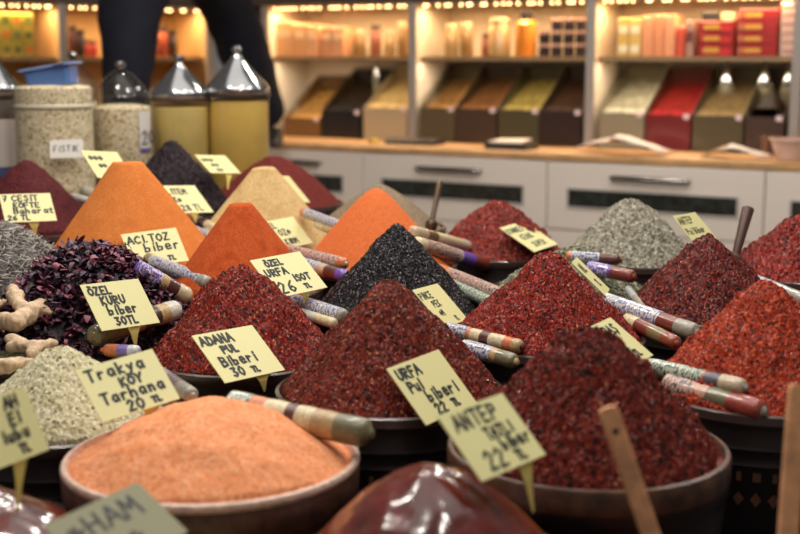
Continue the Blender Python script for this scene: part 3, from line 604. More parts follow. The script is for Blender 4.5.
price_tag((195, 155), (222, 153), (214, 175), (228, 189), ['purple'], [('~~~', .08, .6, .25), ('~~', .25, .33, .24), ('~~', .3, .08, .2)], 'yellow tag at the right foot of the purplish black heap', D=3.44, spike=.6)
price_tag((120, 234), (172, 226), (138, 269), (150, 275), ['orange'], [('ACI.TOZ', .06, .66, .24), ('biber', .3, .38, .28), ('60', .22, .06, .26), ('TL', .66, .08, .14)], 'yellow ACI TOZ biber tag on the pale orange cone', spike=False)
price_tag((276, 176), (287, 174), (299, 204), (302, 210), ['cream'], [('~~', .2, .6, .2), ('~', .3, .3, .2)], 'narrow yellow tag behind the cream cone', D=3.32, asp=1.0)
price_tag((263, 222), (291, 215), (285, 250), (292, 257), ['cream'], [('EL', .06, .7, .22), ('OZ~', .22, .42, .23), ('KIRM', .22, .1, .2)], 'pale EL OZ tag lying on the cream cone', asp=1.2, spike=False)
price_tag((250, 260), (297, 250), (281, 298), (304, 303), ['dorange'], [('ÖZEL', .2, .75, .17), ('URFA', .1, .5, .2), ('İSOT', .52, .28, .18), ('26', .14, .05, .32), ('TL', .62, .08, .12)], 'yellow OZEL URFA ISOT tag at the foot of the deep orange cone', D=2.45, spike=.6)
price_tag((83, 284), (131, 278), (110, 330), (136, 347), ['adana', 'hibiscus'], [('ÖZEL', .07, .73, .19), ('KURU', .2, .5, .2), ('biber', .24, .28, .22), ('30TL', .28, .05, .19)], 'yellow OZEL KURU biber tag leaning over the hibiscus and red flakes', D=2.2, spike=.55)
price_tag((193, 334), (247, 326), (231, 380), (265, 391), ['adana'], [('ADANA', .05, .74, .2), ('PUL', .28, .53, .17), ('Biberi', .14, .28, .22), ('30', .2, .06, .2), ('TL', .52, .08, .12)], 'yellow ADANA PUL Biberi tag at the foot of its red heap', spike=.62)
price_tag((76, 369), (145, 350), (111, 419), (152, 428), ['tarhana'], [('Trakya', .08, .7, .24), ('KÖY', .42, .47, .19), ('Tarhana', .12, .25, .22), ('20', .36, .02, .22), ('TL', .68, .06, .12)], 'yellow Trakya KOY Tarhana tag over the pale crumbs', D=1.78, spike=.62)
price_tag((385, 366), (440, 351), (425, 421), (450, 440), ['urfa'], [('URFA', .08, .73, .2), ('Pul', .12, .5, .2), ('biberi', .3, .27, .22), ('22', .3, .05, .2), ('TL', .62, .08, .13)], 'yellow URFA Pul biberi tag on the brownish red heap', spike=False)
price_tag((434, 412), (507, 397), (478, 474), (534, 512), ['antep'], [('ANTEP', .12, .68, .26), ('TATLI', .42, .45, .18), ('biber', .52, .25, .2), ('22', .2, .05, .3), ('TL', .62, .06, .15)], 'yellow ANTEP TATLI biber tag before the dark tub', D=1.475, spike=.68, asp=1.35)
price_tag((411, 289), (438.5, 283), (443, 327), (470, 330), ['black'], [('PİNCE', .04, .7, .19), ('PEK', .26, .47, .18), ('~M', .25, .25, .16), ('TL', .62, .06, .12)], 'yellow PINCE PEK tag leaning on the black seeds', spike=False, th=.0026)
price_tag((497, 228), (527, 219), (531, 253), (548, 256), ['kon'], [('KONNES', .04, .7, .19), ('KEWIK', .2, .42, .19), ('SUPER', .26, .12, .19)], 'yellow tag lying on the rear rounded red heap', spike=False, th=.0024)
price_tag((568, 262), (580, 256), (602, 296), (606, 298), ['marash', 'green'], [('NİL', .25, .62, .25), ('TL', .4, .2, .2)], 'narrow yellow tag stuck between the green herb and red flakes', D=2.5, asp=1.0, spike=False)
price_tag((668, 216), (702, 210), (692, 250), (705, 262), ['greygreen'], [('ANTEP', .06, .7, .22), ('Pul Biber', .06, .4, .19), ('28 TL', .16, .08, .22)], 'yellow ANTEP Pul Biber tag between grey-green seeds and purplish flakes', D=2.74, spike=.6, th=.0026)
price_tag((577, 329), (617, 318), (619, 368), (655, 365), ['marash'], [('MARAŞ', .2, .66, .24), ('~', .5, .35, .2), ('TL', .62, .1, .16)], 'yellow tag behind the dark red front heap', D=1.96, asp=1.25, spike=False)
price_tag((-32, 403), (14, 388), (-4, 470), (18, 513), ['tarhana'], [('AH', .6, .74, .2), ('EI', .6, .5, .2), ('lubu', .42, .28, .2), ('TL', .6, .08, .14)], 'yellow tag cut by the left edge before the pale crumbs', D=1.5, spike=.55, asp=1.15)
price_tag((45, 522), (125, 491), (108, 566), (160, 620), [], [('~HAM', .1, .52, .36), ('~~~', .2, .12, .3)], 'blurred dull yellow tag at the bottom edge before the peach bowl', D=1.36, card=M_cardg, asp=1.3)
price_tag((734, 305), (759, 288), (741, 310), (746, 306), ['deep'], [('~', .3, .3, .3)], 'sliver of yellow tag behind the left slope of the orange-red heap', spike=False, asp=2.6)

# ------------------------------------------------------------------ storage jars
STEP_Z = .93
M_glass = thin_glass('jar_glass', (246, 248, 244), .12)
M_steel = mat('steel_lid', (176, 178, 180), .16, metal=1)
M_knob = mat('knob_steel', (160, 158, 158), .2, metal=1)
def cut_label(t, c, R, a0, a1, z0, z1, m, name='label'):
    n = 10; rings = [[c + Vector((R * math.cos(a0 + (a1 - a0) * j / n), R * math.sin(a0 + (a1 - a0) * j / n), z - c.z)) for j in range(n + 1)] for z in (z0, z1)]
    return MB().quadstrip(rings, False).build(name, m, t)
def jar(xl, xr, Y, ytop_body, lidtop, contents, label, lid='steel', fill_y=None, neck=False):
    p = PY((xl + xr) / 2, ytop_body, Y); dep = (p - CAM).dot(FWD); R = (xr - xl) / 2 * dep / F; zt = p.z
    c = Vector((p.x, p.y, STEP_Z)); h = zt - STEP_Z
    t = thing('storage_jar', label, 'jar', c, 'big storage jars behind the spices')
    zf = (PY((xl + xr) / 2, fill_y, Y).z - STEP_Z) if fill_y else h - .01
    MB().lathe([(R * .9, 0), (R, .012), (R, h - .03), (R * .985, h - .02), (R * .985, h), (R * .95, h)], c, 48, cap1=False).build('glass_body', M_glass, t)
    MB().lathe([(R * .88, .006), (R * .96, .016), (R * .965, zf - .006), (R * .9, zf), (R * .5, zf + .006), (0, zf + .008)], c, 48).build('contents', contents, t)
    if neck: MB().lathe([(R * .99, h - .07), (R * 1.012, h - .066), (R * 1.012, h - .06), (R * .99, h - .056)], c, 48, cap0=False, cap1=False).build('neck_ring', mat('glass_ring', (214, 204, 180), .15, coat=.6), t)
    if lid:
        zl = PY((xl + xr) / 2, lidtop, Y).z - STEP_Z; kz = zl - .026
        m = M_steel if lid == 'steel' else thin_glass('lid_glass', (240, 240, 238), .2, .05) if 'lid_glass' not in MATS else MATS['lid_glass']
        if lid == 'steel': lp = [(R * 1.0, h - .004), (R * 1.03, h), (R * 1.03, h + .012), (R * .98, h + .02), (R * .55, h + .02 + (kz - h - .02) * .48), (R * .2, h + .02 + (kz - h - .02) * .88), (R * .14, kz)]
        else: lp = [(R * .99, h), (R * 1.0, h + .006), (R * .93, h + .02), (R * .8, h + (kz - h) * .42), (R * .5, h + (kz - h) * .78), (R * .2, kz)]
        lo = MB().lathe(lp, c, 48).build('lid', m, t)
        MB().lathe([(.008, kz - .002), (.01, kz + .004), (.016, kz + .01), (.018, kz + .018), (.012, kz + .025), (.0, kz + .027)], c, 20).build('knob', M_knob, lo)
        if lid == 'steel': MB().lathe([(R * 1.035, h - .016), (R * 1.045, h - .012), (R * 1.045, h - .003), (R * 1.02, h)], c, 48, cap0=False, cap1=False).build('lid_band', mat('lid_band', (86, 70, 62), .35, metal=.5), t)
    t['R'] = R; return t, c, R
M_oat = grain('oat_grain', [(3, (236, 216, 186)), (3, (220, 198, 164)), (2, (244, 230, 206)), (1.2, (166, 138, 106))], 170, .7, .2, .6)
M_yel = mat('yellow_oil', (228, 188, 100), .35, spec=.5, var=.06, bscale=8, coat=.5)
M_yel2 = mat('olive_oil', (214, 186, 116), .35, spec=.5, var=.08, bscale=8, coat=.5)
jar(-30, 20, 3.85, 92, 48, mat('dark_contents', (74, 56, 48), .5), 'steel-lidded jar at the far left edge with white label')
j0 = [o for o in COL.objects if o.name.startswith('storage_jar')][-1]
jt, jc, jr = jar(14, 92, 3.72, 84, 0, M_oat, 'wide open jar heaped with pale grain, FISTIK tag in front', None, 86, True)
jt2, jc2, jr2 = jar(92, 151, 3.92, 100, 61, M_oat, 'grain jar with clear domed lid beside the open jar', 'glass', 106)
jar(151, 209, 4.05, 96, 55, M_yel2, 'steel-lidded jar of olive yellow, left one of the pair', 'steel', 106)
jar(206, 269, 4.1, 92, 46, M_yel, 'steel-lidded jar of golden yellow, right one of the pair', 'steel', 100)
jar(52, 96, 4.35, 86, 52, M_oat, 'jar with small knobbed clear lid behind the blue scoop tub', 'glass', 100)
# labels on jars
cj = Vector(j0['o']); a = math.atan2(-cj.y, -cj.x)
cut_label(j0, cj, j0['R'] * 1.01, a - .2, a + 1.2, PY(0, 170, 3.75).z, PY(0, 120, 3.75).z, mat('jar_label', (206, 192, 186), .5))
cut_label(j0, cj, j0['R'] * 1.012, a - .2, a + 1.2, PY(0, 178, 3.75).z, PY(0, 168, 3.75).z, mat('jar_label_blue', (70, 84, 130), .5), 'label_stripe')
a = math.atan2(-jc2.y, -jc2.x)
lz0, lz1 = PY(143, 153, 3.83).z, PY(143, 112, 3.83).z
lb = cut_label(jt2, jc2, jr2 * 1.01, a + .58, a + 1.15, lz0, lz1, mat('jar_label2', (216, 210, 206), .5))
cut_label(jt2, jc2, jr2 * 1.012, a + .58, a + 1.15, lz0, lz0 + .012, mat('jar_label_violet', (96, 84, 140), .5), 'label_stripe')
mb = MB(); ct = jc2 + Vector((math.cos(a + .85), math.sin(a + .85), 0)) * jr2 * 1.02; nn = Vector((math.cos(a + .85), math.sin(a + .85), 0)); ex = Vector((0, 0, 1)).cross(nn)
textline(mb, (Vector((ct.x, ct.y, lz0 + .025)), ex, Vector((0, 0, 1)), nn), '20', -.022, 0, .04, .005, np.random.default_rng(1), .004)
mb.m = [0] * len(mb.m); mb.build('label_numerals', M_ink, jt2, smooth=False)
price_tag((49, 140), (83, 138.5), (50, 159), (60, 166), [], [('FISTIK', .1, .3, .4)], 'small white FISTIK tag on the open grain jar', D=3.575, asp=1.75, card=M_cardw, spike=False)
# blue scoop tub resting on the grain
c = PY(54, 87, 3.70); mb = MB()
ex = Vector((.985, -.05, .165)).normalized(); ey = Vector((.05, 1, 0)); ey = (ey - ex * ey.dot(ex)).normalized(); ez = ex.cross(ey)
def ringb(hw_, hd, z): return [c + ex * x + ey * y + ez * z for x, y in ((-hw_, -hd + .01), (-hw_ + .01, -hd), (hw_ - .01, -hd), (hw_, -hd + .01), (hw_, hd - .01), (hw_ - .01, hd), (-hw_ + .01, hd), (-hw_, hd - .01))]
M_blue = mat('blue_plastic', (84, 118, 178), .4)
tb = thing('plastic_tub', 'blue plastic scoop tub lying on the open grain jar', 'tub', c)
mb.quadstrip([ringb(.062, .045, .0), ringb(.07, .052, .06), ringb(.067, .049, .06), ringb(.058, .042, .006)], True, 0, True, True).build('body', M_blue, tb)
MB().quadstrip([ringb(.07, .052, .055), ringb(.082, .062, .056), ringb(.082, .062, .062), ringb(.07, .052, .063)], True).build('rim', mat('blue_rim', (120, 144, 196), .4), tb)
MB().box((.03, -.0645, .054), (.06, -.062, .06), (c, ex, ey, ez)).build('latch', mat('latch_dark', (50, 56, 84), .5), tb)

# ------------------------------------------------------------------ back shop wall: counter, drawers, shelves
TH = math.atan(.575); O = Vector((0, 6.25, 0)); U = Vector((math.cos(TH), -math.sin(TH), 0)); Wd = Vector((math.sin(TH), math.cos(TH), 0)); ZV = Vector((0, 0, 1))
FR = (O, U, Wd, ZV)
def bg(px, py, w):
    """u, z where the ray meets the vertical plane at depth w behind the counter front"""
    d = ray(px, py); p0 = O + Wd * w; s = (p0 - CAM).dot(Wd) / d.dot(Wd); q = CAM + d * s; return (q - p0).dot(U), q.z
CT = bg(400, 147, 0)[1]           # countertop height
print('countertop', CT)
u_l, u_r = bg(222, 150, .4)[0], bg(860, 150, .0)[0]
M_top = mat('counter_wood', (196, 152, 104), .4, var=.1, bscale=8, bump=.1)
M_white = mat('white_laminate', (226, 214, 203), .45)
M_grey = mat('grey_post', (150, 144, 138), .5)
M_panel = mat('cream_panel', (224, 208, 182), .5)
M_shelf = mat('shelf_board', (140, 116, 84), .5)
M_inset = mat('dark_inset', (44, 46, 42), .12, spec=.6, var=.3, bscale=30)
M_chrome = mat('chrome', (150, 146, 142), .18, metal=1)
mb = MB().box((u_l, 0, CT - .033), (u_r, .86, CT), FR, 0, .004); o = mb.build('countertop', M_top); tag(o, 'long pale wood countertop over the white drawers', 'countertop')
seams = [bg(x, 190, 0)[0] for x in (363, 547, 765)]
wdt = seams[1] - seams[0]; edges_ = [seams[0] - wdt, seams[0], seams[1], seams[2], u_r - .01]
zd0 = bg(580, 231, 0)[1]; DG = 'white drawer cabinets under the counter'
def drawer(par, a, b, z0, z1, wx0, wx1, wz0, wz1, hx0, hx1, hz, name='drawer'):
    d = MB().box((a + .003, -.004, z0 + .003), (b - .003, .02, z1 - .003), FR, 0, .003).build(name, M_white, par)
    MB().box((wx0, -.0075, wz0), (wx1, -.003, wz1), FR).build('dark_window', M_inset, d)
    fm_ = MB()
    for q in ((wx0 - .008, wz0 - .008, wx1 + .008, wz0), (wx0 - .008, wz1, wx1 + .008, wz1 + .008), (wx0 - .008, wz0, wx0, wz1), (wx1, wz0, wx1 + .008, wz1)): fm_.box((q[0], -.010, q[1]), (q[2], -.003, q[3]), FR)
    fm_.build('window_frame', mat('frame_light', (186, 180, 172), .5), d)
    if hx1 > hx0:
        pts = [(hx0, -.002), (hx0 + .004, -.03), (hx0 + .03, -.036), ((hx0 + hx1) / 2, -.038), (hx1 - .03, -.036), (hx1 - .004, -.03), (hx1, -.002)]
        MB().tube([O + U * a_ + Wd * w_ + ZV * hz for a_, w_ in pts], [.007, .009, .012, .013, .012, .009, .007], 12).build('handle', M_chrome, d)
labs = ['white drawer cabinet furthest from the scoops, hidden in part by the rear powders', 'white drawer cabinet with dark window strip behind the rear rounded red heap', 'white drawer cabinet with dark window strip behind the grey-green seeds', 'white drawer cabinet at the right edge behind the far right red heap']
ref = [None, (bg(383, 178, 0), bg(523, 202, 0), bg(418, 167, 0), bg(482, 170, 0)), (bg(569, 190, 0), bg(737, 210, 0), bg(612, 177, 0), bg(690, 181, 0)), (bg(792, 202, 0), bg(850, 216, 0), bg(810, 190, 0), bg(840, 195, 0))]
zw1 = bg(569, 189, 0)[1]; zw0 = bg(569, 206, 0)[1]; zh = bg(650, 179, 0)[1]
for i in range(4):
    a, b = edges_[i], edges_[i + 1]
    t = thing('drawer_cabinet', labs[i], 'cabinet', O + U * ((a + b) / 2) + Wd * .3, DG)
    MB().box((a + .001, .02, .08), (b - .001, .82, CT - .034), FR).build('body', M_white, t); MB().box((a + .001, .06, 0), (b - .001, .8, .08), FR).build('plinth', M_grey, t)
    r = ref[i]; wx0, wx1, hx0, hx1 = (r[0][0], r[1][0], r[2][0], r[3][0]) if r else (a + .12, b - .12, a + .25, b - .25)
    wx1 = min(wx1, b - .06)
    drawer(t, a, b, zd0, CT - .037, wx0, wx1, zw0, zw1, hx0, min(hx1, b - .05), zh)
    drawer(t, a, b, .09, zd0, wx0, wx1, zw0 - .38, zw1 - .38, hx0, min(hx1, b - .05), zh - .38)
# shelving unit: dividers, shelves, back wall
W0 = .40; WB = .80
ztop = bg(400, 6, W0)[1]; zs = bg(450, 56.5, W0)[1]
post_px = [265, 412, 590, 797]; posts = [bg(x, 60, W0)[0] for x in post_px]
print('shelf z', zs, 'led z', ztop, posts, seams)
ZT = ztop + .25
uL, uR = bg(222, 60, W0)[0], u_r
sh = thing('wall_shelving', 'cream wall shelving unit with grey posts standing on the counter', 'shelving', O + U * ((uL + uR) / 2) + Wd * .6 + ZV * CT)
MB().box((uL, WB, CT + .001), (uR, WB + .02, ZT), FR).build('back_panel', M_panel, sh)
for k, u in enumerate(posts):
    MB().box((u - .02, W0 + .02, CT + .001), (u + .02, WB, ZT), FR).build('divider', M_panel, sh)
    MB().box((u - .022, W0, CT + .001), (u + .022, W0 + .02, ZT), FR).build('post', M_grey, sh)
bays = [(uL, posts[0]), (posts[0], posts[1]), (posts[1], posts[2]), (posts[2], posts[3]), (posts[3], uR)]
for a, b in bays:
    if b - a < .1: continue
    MB().box((a + .021, W0 + .05, zs - .022), (b - .021, WB, zs), FR).build('shelf_board', M_shelf, sh)
MB().box((uL, W0 - .01, ztop + .02), (uR, WB, ztop + .1), FR).build('canopy', mat('canopy_brown', (66, 58, 52), .6), sh)
M_led = mat('led_bulb', (255, 214, 150), .5, emit=(255, 206, 140), estr=9)
def led(fr, a, b, w, z, n, label, power, rng):
    o, ex, ey, _ = fr; t = thing('light_strip', label, 'light strip', o + ex * ((a + b) / 2) + ey * w + ZV * z, 'warm light strips under the canopy')
    MB().box((a, w, z + .006), (b, w + .015, z + .016), fr).build('strip', mat('strip_body', (180, 160, 130), .5), t)
    for k in range(n):
        u = a + (b - a) * (k + .5 + rng.uniform(-.42, .42)) / n
        MB().lathe([(.0, -.006), (.0045, -.0045), (.006, 0), (.0045, .0045), (.0, .006)], o + ex * u + ey * (w + .0) + ZV * z, 8, cap0=False, cap1=False).build('bulb', M_led, t)
    l = bpy.data.lights.new('strip_light', 'AREA'); l.shape = 'RECTANGLE'; l.size = (b - a) * .95; l.size_y = .05; l.energy = power; l.color = (1, .66, .34)
    lo = bpy.data.objects.new('strip_light', l); COL.objects.link(lo); lo.location = o + ex * ((a + b) / 2) + ey * (w + .06) + ZV * (z - .01)
    lo.rotation_euler = Matrix((ex, ey, ZV)).transposed().to_euler()
lr = np.random.default_rng(5)
names = [None, 'light strip above the pale boxes behind the trousers', 'light strip above the jars and orange bottle', 'light strip above the red boxes', None]
for i in (1, 2, 3): led(FR, bays[i][0] + .03, bays[i][1] - .03, W0 + .02, ztop, 22, names[i], 5.6, lr)

for i in (1, 2, 3):
    l = bpy.data.lights.new('shelf_lamp', 'AREA'); l.shape = 'RECTANGLE'; l.size = (bays[i][1] - bays[i][0]) * .9; l.size_y = .04; l.energy = 2.2; l.color = (1, .8, .58)
    lo = bpy.data.objects.new('shelf_lamp', l); COL.objects.link(lo); lo.location = O + U * ((bays[i][0] + bays[i][1]) / 2) + Wd * (W0 + .06) + ZV * (zs - .026); lo.rotation_euler = Matrix((U, Wd, ZV)).transposed().to_euler()
# -- shelf goods
def wpos(px, w): return bg(px, 60, w)[0]
def carton(x0, x1, ytop, ybot, w, dep, colr, label, cat='box', group=None, bands=None, name='carton', z0=None, w_shift=0):
    u0, u1 = wpos(x0, w), wpos(x1, w); z1 = bg((x0 + x1) / 2, ytop, w)[1]; zb = z0 if z0 is not None else zs
    mb = MB().box((u0 + .001, w, zb), (u1 - .001, w + dep, z1), FR, 0, .002); mats = [band(colr)]
    for k, (fx0, fz0, fx1, fz1, cc) in enumerate(bands or []):
        mats.append(band(cc)); mb.box((u0 + (u1 - u0) * fx0, w - .0012, zb + (z1 - zb) * fz0), (u0 + (u1 - u0) * fx1, w + .001, zb + (z1 - zb) * fz1), FR, k + 1)
    o = mb.build(name, mats, origin=O + U * ((u0 + u1) / 2) + Wd * (w + dep / 2) + ZV * zb, smooth=False); tag(o, label, cat, group); return z1
WS = W0 + .08
PB = (222, 156, 106); YB = (216, 170, 96)
for k, (x0, x1, yt, cc, lb_) in enumerate([(272, 293, 22, (226, 166, 112), 'peach carton on the shelf nearest the trousers'), (293.5, 306, 24, (218, 156, 104), 'peach carton, second from the trousers'), (306.5, 318, 25, (224, 164, 116), 'peach carton, third from the trousers'), (321, 332, 27, (206, 146, 100), 'narrow tan carton right of the peach ones'), (332.5, 344, 27, (214, 156, 112), 'narrow tan carton left of the small jars')]):
    carton(x0, x1, yt, 55, WS, .14, cc, lb_, 'box', 'peach cartons on the shelf', [(.1, .55, .9, .8, (236, 196, 150))])
def sjar(px, rpx, ytop, w, body, lidc, label, z0=None, cat='jar', group='small jars on the shelf', shape='jar'):
    u = wpos(px, w); c = O + U * u + Wd * (w + .04); zb = z0 if z0 is not None else zs; c = Vector((c.x, c.y, zb)); z1 = bg(px, ytop, w)[1]; R = rpx * (c - CAM).dot(FWD) / F; h = z1 - zb
    t = thing('spice_jar' if shape == 'jar' else 'bottle', label, cat, c, group)
    if shape == 'jar':
        MB().lathe([(R * .9, 0), (R, .006), (R, h * .72), (R * .8, h * .8)], c, 20).build('body', body, t); MB().lathe([(R * .84, h * .8), (R * .86, h * .82), (R * .86, h * .98), (R * .8, h)], c, 20).build('lid', lidc, t)
    else:
        MB().lathe([(R * .95, 0), (R, .006), (R, h * .72), (R * .45, h * .82), (R * .4, h * .84)], c, 20).build('body', body, t); MB().lathe([(R * .55, h * .8), (R * .58, h * .82), (R * .55, h), (R * .4, h)], c, 20).build('cap', lidc, t)
Jb = mat('amber_jar', (150, 112, 60), .3, coat=.5); Jc = mat('tan_jar', (176, 140, 88), .3, coat=.5); Jl = mat('jar_lid_dark', (70, 54, 42), .4); Jp = mat('jar_lid_pale', (190, 160, 120), .4); Jr = mat('reddish_jar', (150, 84, 56), .35, coat=.5)
sjar(356, 6, 30, WS, Jb, Jp, 'amber jar right of the tan cartons'); sjar(372, 5.5, 24, WS, Jr, Jl, 'reddish jar with dark lid left of a pale one'); sjar(386, 6, 30, WS, Jc, Jp, 'tan jar behind the grey post, left of a taller one'); sjar(399, 5.5, 22, WS, Jb, Jp, 'tall amber jar just left of the grey post')
sjar(448, 7, 24, WS, Jc, Jp, 'tan jar at the start of the middle shelf'); sjar(463, 6.5, 22, WS, Jb, Jp, 'amber jar, second on the middle shelf'); sjar(483, 5, 33, WS, Jr, Jl, 'small reddish jar on the middle shelf'); sjar(496, 11, 18, WS, Jc, Jp, 'wide tan jar left of the orange bottle')
sjar(522.5, 10.5, 11, WS, mat('orange_bottle', (224, 134, 44), .35, coat=.4), mat('black_cap', (24, 22, 24), .4), 'orange bottle with black cap on the middle shelf', cat='bottle', group='bottles', shape='bottle')
Jk = mat('dark_jar', (40, 30, 36), .35, coat=.4); Jkl = mat('pink_jar_label', (176, 138, 126), .5)
for row, (yt, yb, n) in enumerate([(39, 55, 4), (26.5, 42, 4), (14, 29, 3)]):
    for k in range(n):
        x = 541 + k * 12.2 + (12.2 if n == 3 else 0); z0 = bg(x, 56, WS)[1] if row == 0 else None
        u = wpos(x, WS); hh = .063; c = O + U * u + Wd * (WS + .04); c.z = zs + row * (hh + .001); R = 5.6 * (c - CAM).dot(FWD) / F
        t = thing('dark_jar', ['bottom', 'middle', 'top'][row] + ' row dark jar, ' + ['first', 'second', 'third', 'fourth'][k] + ' from the orange bottle', 'jar', c, 'stacked dark jars on the middle shelf')
        MB().lathe([(R * .95, 0), (R, .004), (R, hh * .75), (R * .9, hh * .78)], c, 18).build('body', Jk, t); MB().lathe([(R * .93, hh * .78), (R * .95, hh), (R * .9, hh)], c, 18).build('lid', Jkl, t)
for k, (x0, x1, yt, cc, bb, lb_) in enumerate([
    (617, 628, 18, (216, 176, 92), [(.1, .1, .9, .3, (240, 226, 190)), (.1, .6, .9, .8, (240, 226, 190))], 'yellow carton at the start of the right shelf'), (628.5, 640, 18, (220, 182, 104), [(.1, .1, .9, .3, (240, 226, 190)), (.1, .6, .9, .8, (240, 226, 190))], 'yellow carton, second on the right shelf'),
    (641, 652, 16, (226, 154, 110), None, 'peach carton, third on the right shelf'), (652.5, 663, 15, (222, 146, 104), None, 'peach carton, fourth on the right shelf'), (663.5, 674, 15, (228, 158, 116), None, 'peach carton, fifth on the right shelf'),
    (675, 684, 27, (206, 84, 60), None, 'short orange-red packet on the right shelf'), (685, 693, 21, (170, 130, 112), [(.1, .4, .9, .7, (110, 50, 50))], 'thin greyish packet left of the red boxes')]):
    carton(x0, x1, yt, 55, WS, .14, cc, lb_, 'box', 'cartons on the right shelf', bb)
RD = (150, 30, 32); RY = (206, 156, 66)
def stack(x0, x1, ytops, lab, colr, bb):
    z0 = zs
    for k, yt in enumerate(ytops): z0 = carton(x0, x1, yt, 0, WS, .16, colr, '%s, %s' % (lab, ['bottom one', 'second from bottom', 'third from bottom', 'fourth from bottom', 'fifth from bottom', 'topmost'][k]), 'box', 'stacked boxes on the right shelf', bb, 'box', z0 + .001)
stack(697, 733, [44, 33, 21], 'red box with yellow lettering, left stack', RD, [(.15, .3, .6, .7, RY), (.62, .15, .9, .6, (200, 50, 44))])
stack(737, 776, [44.5, 33, 20.5, 9], 'red box with yellow lettering, right stack', RD, [(.15, .3, .6, .7, RY), (.0, .2, .1, .8, (190, 110, 90))])
stack(779, 794, [47, 38, 29, 20, 11, 2], 'pinkish white box', (206, 176, 160), [(.1, .35, .9, .65, (150, 110, 120))])
zt_ = bg(715, 21, WS)[1]; carton(700, 717, 12, 0, WS + .02, .1, (44, 40, 38), 'small black box on the left red stack', 'box', None, None, 'box', zt_ + .002)
carton(719, 733, 13, 0, WS + .02, .1, (206, 180, 130), 'small cream box on the left red stack', 'box', None, None, 'box', zt_ + .002)
zt_ = bg(757, 9, WS)[1]

# -- bins with sloping spice
BINW = W0 + .01; BD = .36
M_bin = mat('bin_acrylic', (96, 88, 70), .2, spec=.5, coat=.5)
M_lidg = thin_glass('bin_lid', (236, 236, 232), .18)
def bin_(x0, x1, yft, colr, frontc, label, ysl=72, contents=None, peak=False, clip=True):
    u0, u1 = wpos(x0, BINW), wpos(x1, BINW); zf = bg((x0 + x1) / 2, yft, BINW)[1]; zb = CT + .002; dz = BD * .62
    t = thing('spice_bin', label, 'spice bin', O + U * ((u0 + u1) / 2) + Wd * (BINW + BD / 2) + ZV * zb, 'slanted spice bins on the counter')
    q = lambda u, w, z: O + U * u + Wd * w + ZV * z
    mb = MB()
    mb.box((u0 + .001, BINW, zb), (u1 - .001, BINW + .006, zf), FR)
    for ua in (u0 + .001, u1 - .006): mb.prism([q(ua, BINW + .006, zb), q(ua, BINW + BD, zb), q(ua, BINW + BD, zf + dz), q(ua, BINW + .006, zf)], U * .005)
    mb.box((u0 + .001, BINW + BD - .006, zb), (u1 - .001, BINW + BD, zf + dz), FR)
    mb.build('body', mat('bin_' + '_'.join(map(str, frontc)), frontc, .3, coat=.3), t)
    n, m_ = 14, 14; rng = np.random.default_rng(int(x0)); rings = []
    for i in range(n + 1):
        w = BINW + .008 + (BD - .016) * i / n; row = []
        for j in range(m_ + 1):
            u = u0 + .007 + (u1 - u0 - .014) * j / m_; f = i / n
            z = zf - .010 + dz * .66 * f ** 1.05 + .012 * math.sin(math.pi * j / m_) + rng.uniform(-.003, .003)
            if peak: z = zf - .03 + .16 * max(0, 1 - max(abs(j / m_ - .5) * 2, abs(f - .35) * 1.6))
            row.append(q(u, w, z))
        rings.append(row)
    MB().quadstrip(rings, False).build('spice', contents or grain('bin_spice_%d_%d' % (x0, x1), [(2, colr), (2, tuple(int(c * .85) for c in colr)), (1, tuple(min(255, int(c * 1.15)) for c in colr))], 90, .7, .2, .6), t)
    if clip:
        MB().box((u1 - .035, BINW - .004, zf - .018), (u1 - .008, BINW, zf + .006), FR).build('clip', mat('white_clip', (226, 206, 212), .4), t)
    MB().prism([q(u0 + .004, BINW + .004, zf + .022), q(u1 - .004, BINW + .004, zf + .022), q(u1 - .004, BINW + BD - .01, zf + dz + .012), q(u0 + .004, BINW + BD - .01, zf + dz + .012)], ZV * .003).build('clear_lid', M_lidg, t)
bin_(283, 319, 118, (214, 160, 92), (122, 88, 52), 'slanted bin of golden cream powder right of the trousers')
bin_(321, 360, 111, (34, 28, 28), (30, 26, 28), 'slanted black bin of black spice')
bin_(363, 407, 108, (226, 190, 130), (178, 162, 132), 'slanted cream bin of cream powder left of the grey post')
bin_(420, 455, 108, (160, 116, 66), (92, 80, 58), 'slanted bin of tan brown powder right of the grey post')
bin_(456, 497, 109, (126, 82, 46), (70, 54, 42), 'slanted bin of brown powder, second on the middle counter')
bin_(499, 540, 110, (166, 146, 80), (78, 72, 50), 'slanted bin of yellow-green herb, third on the middle counter')
bin_(541, 583, 111, (70, 46, 36), (50, 36, 34), 'slanted bin of very dark brown spice by the cream panel')
bin_(601, 646, 113, (234, 222, 198), (140, 132, 110), 'slanted bin of white powder at the start of the right counter')
bin_(648, 693, 115, (176, 42, 44), (112, 34, 40), 'slanted bin of bright red powder')
bin_(695, 746, 116, (146, 122, 86), (86, 78, 58), 'slanted bin of olive-brown spice right of the red one')
bin_(748, 787, 117, (48, 42, 36), (72, 56, 48), 'bin with a dark pointed spice pile at the right end', peak=True)
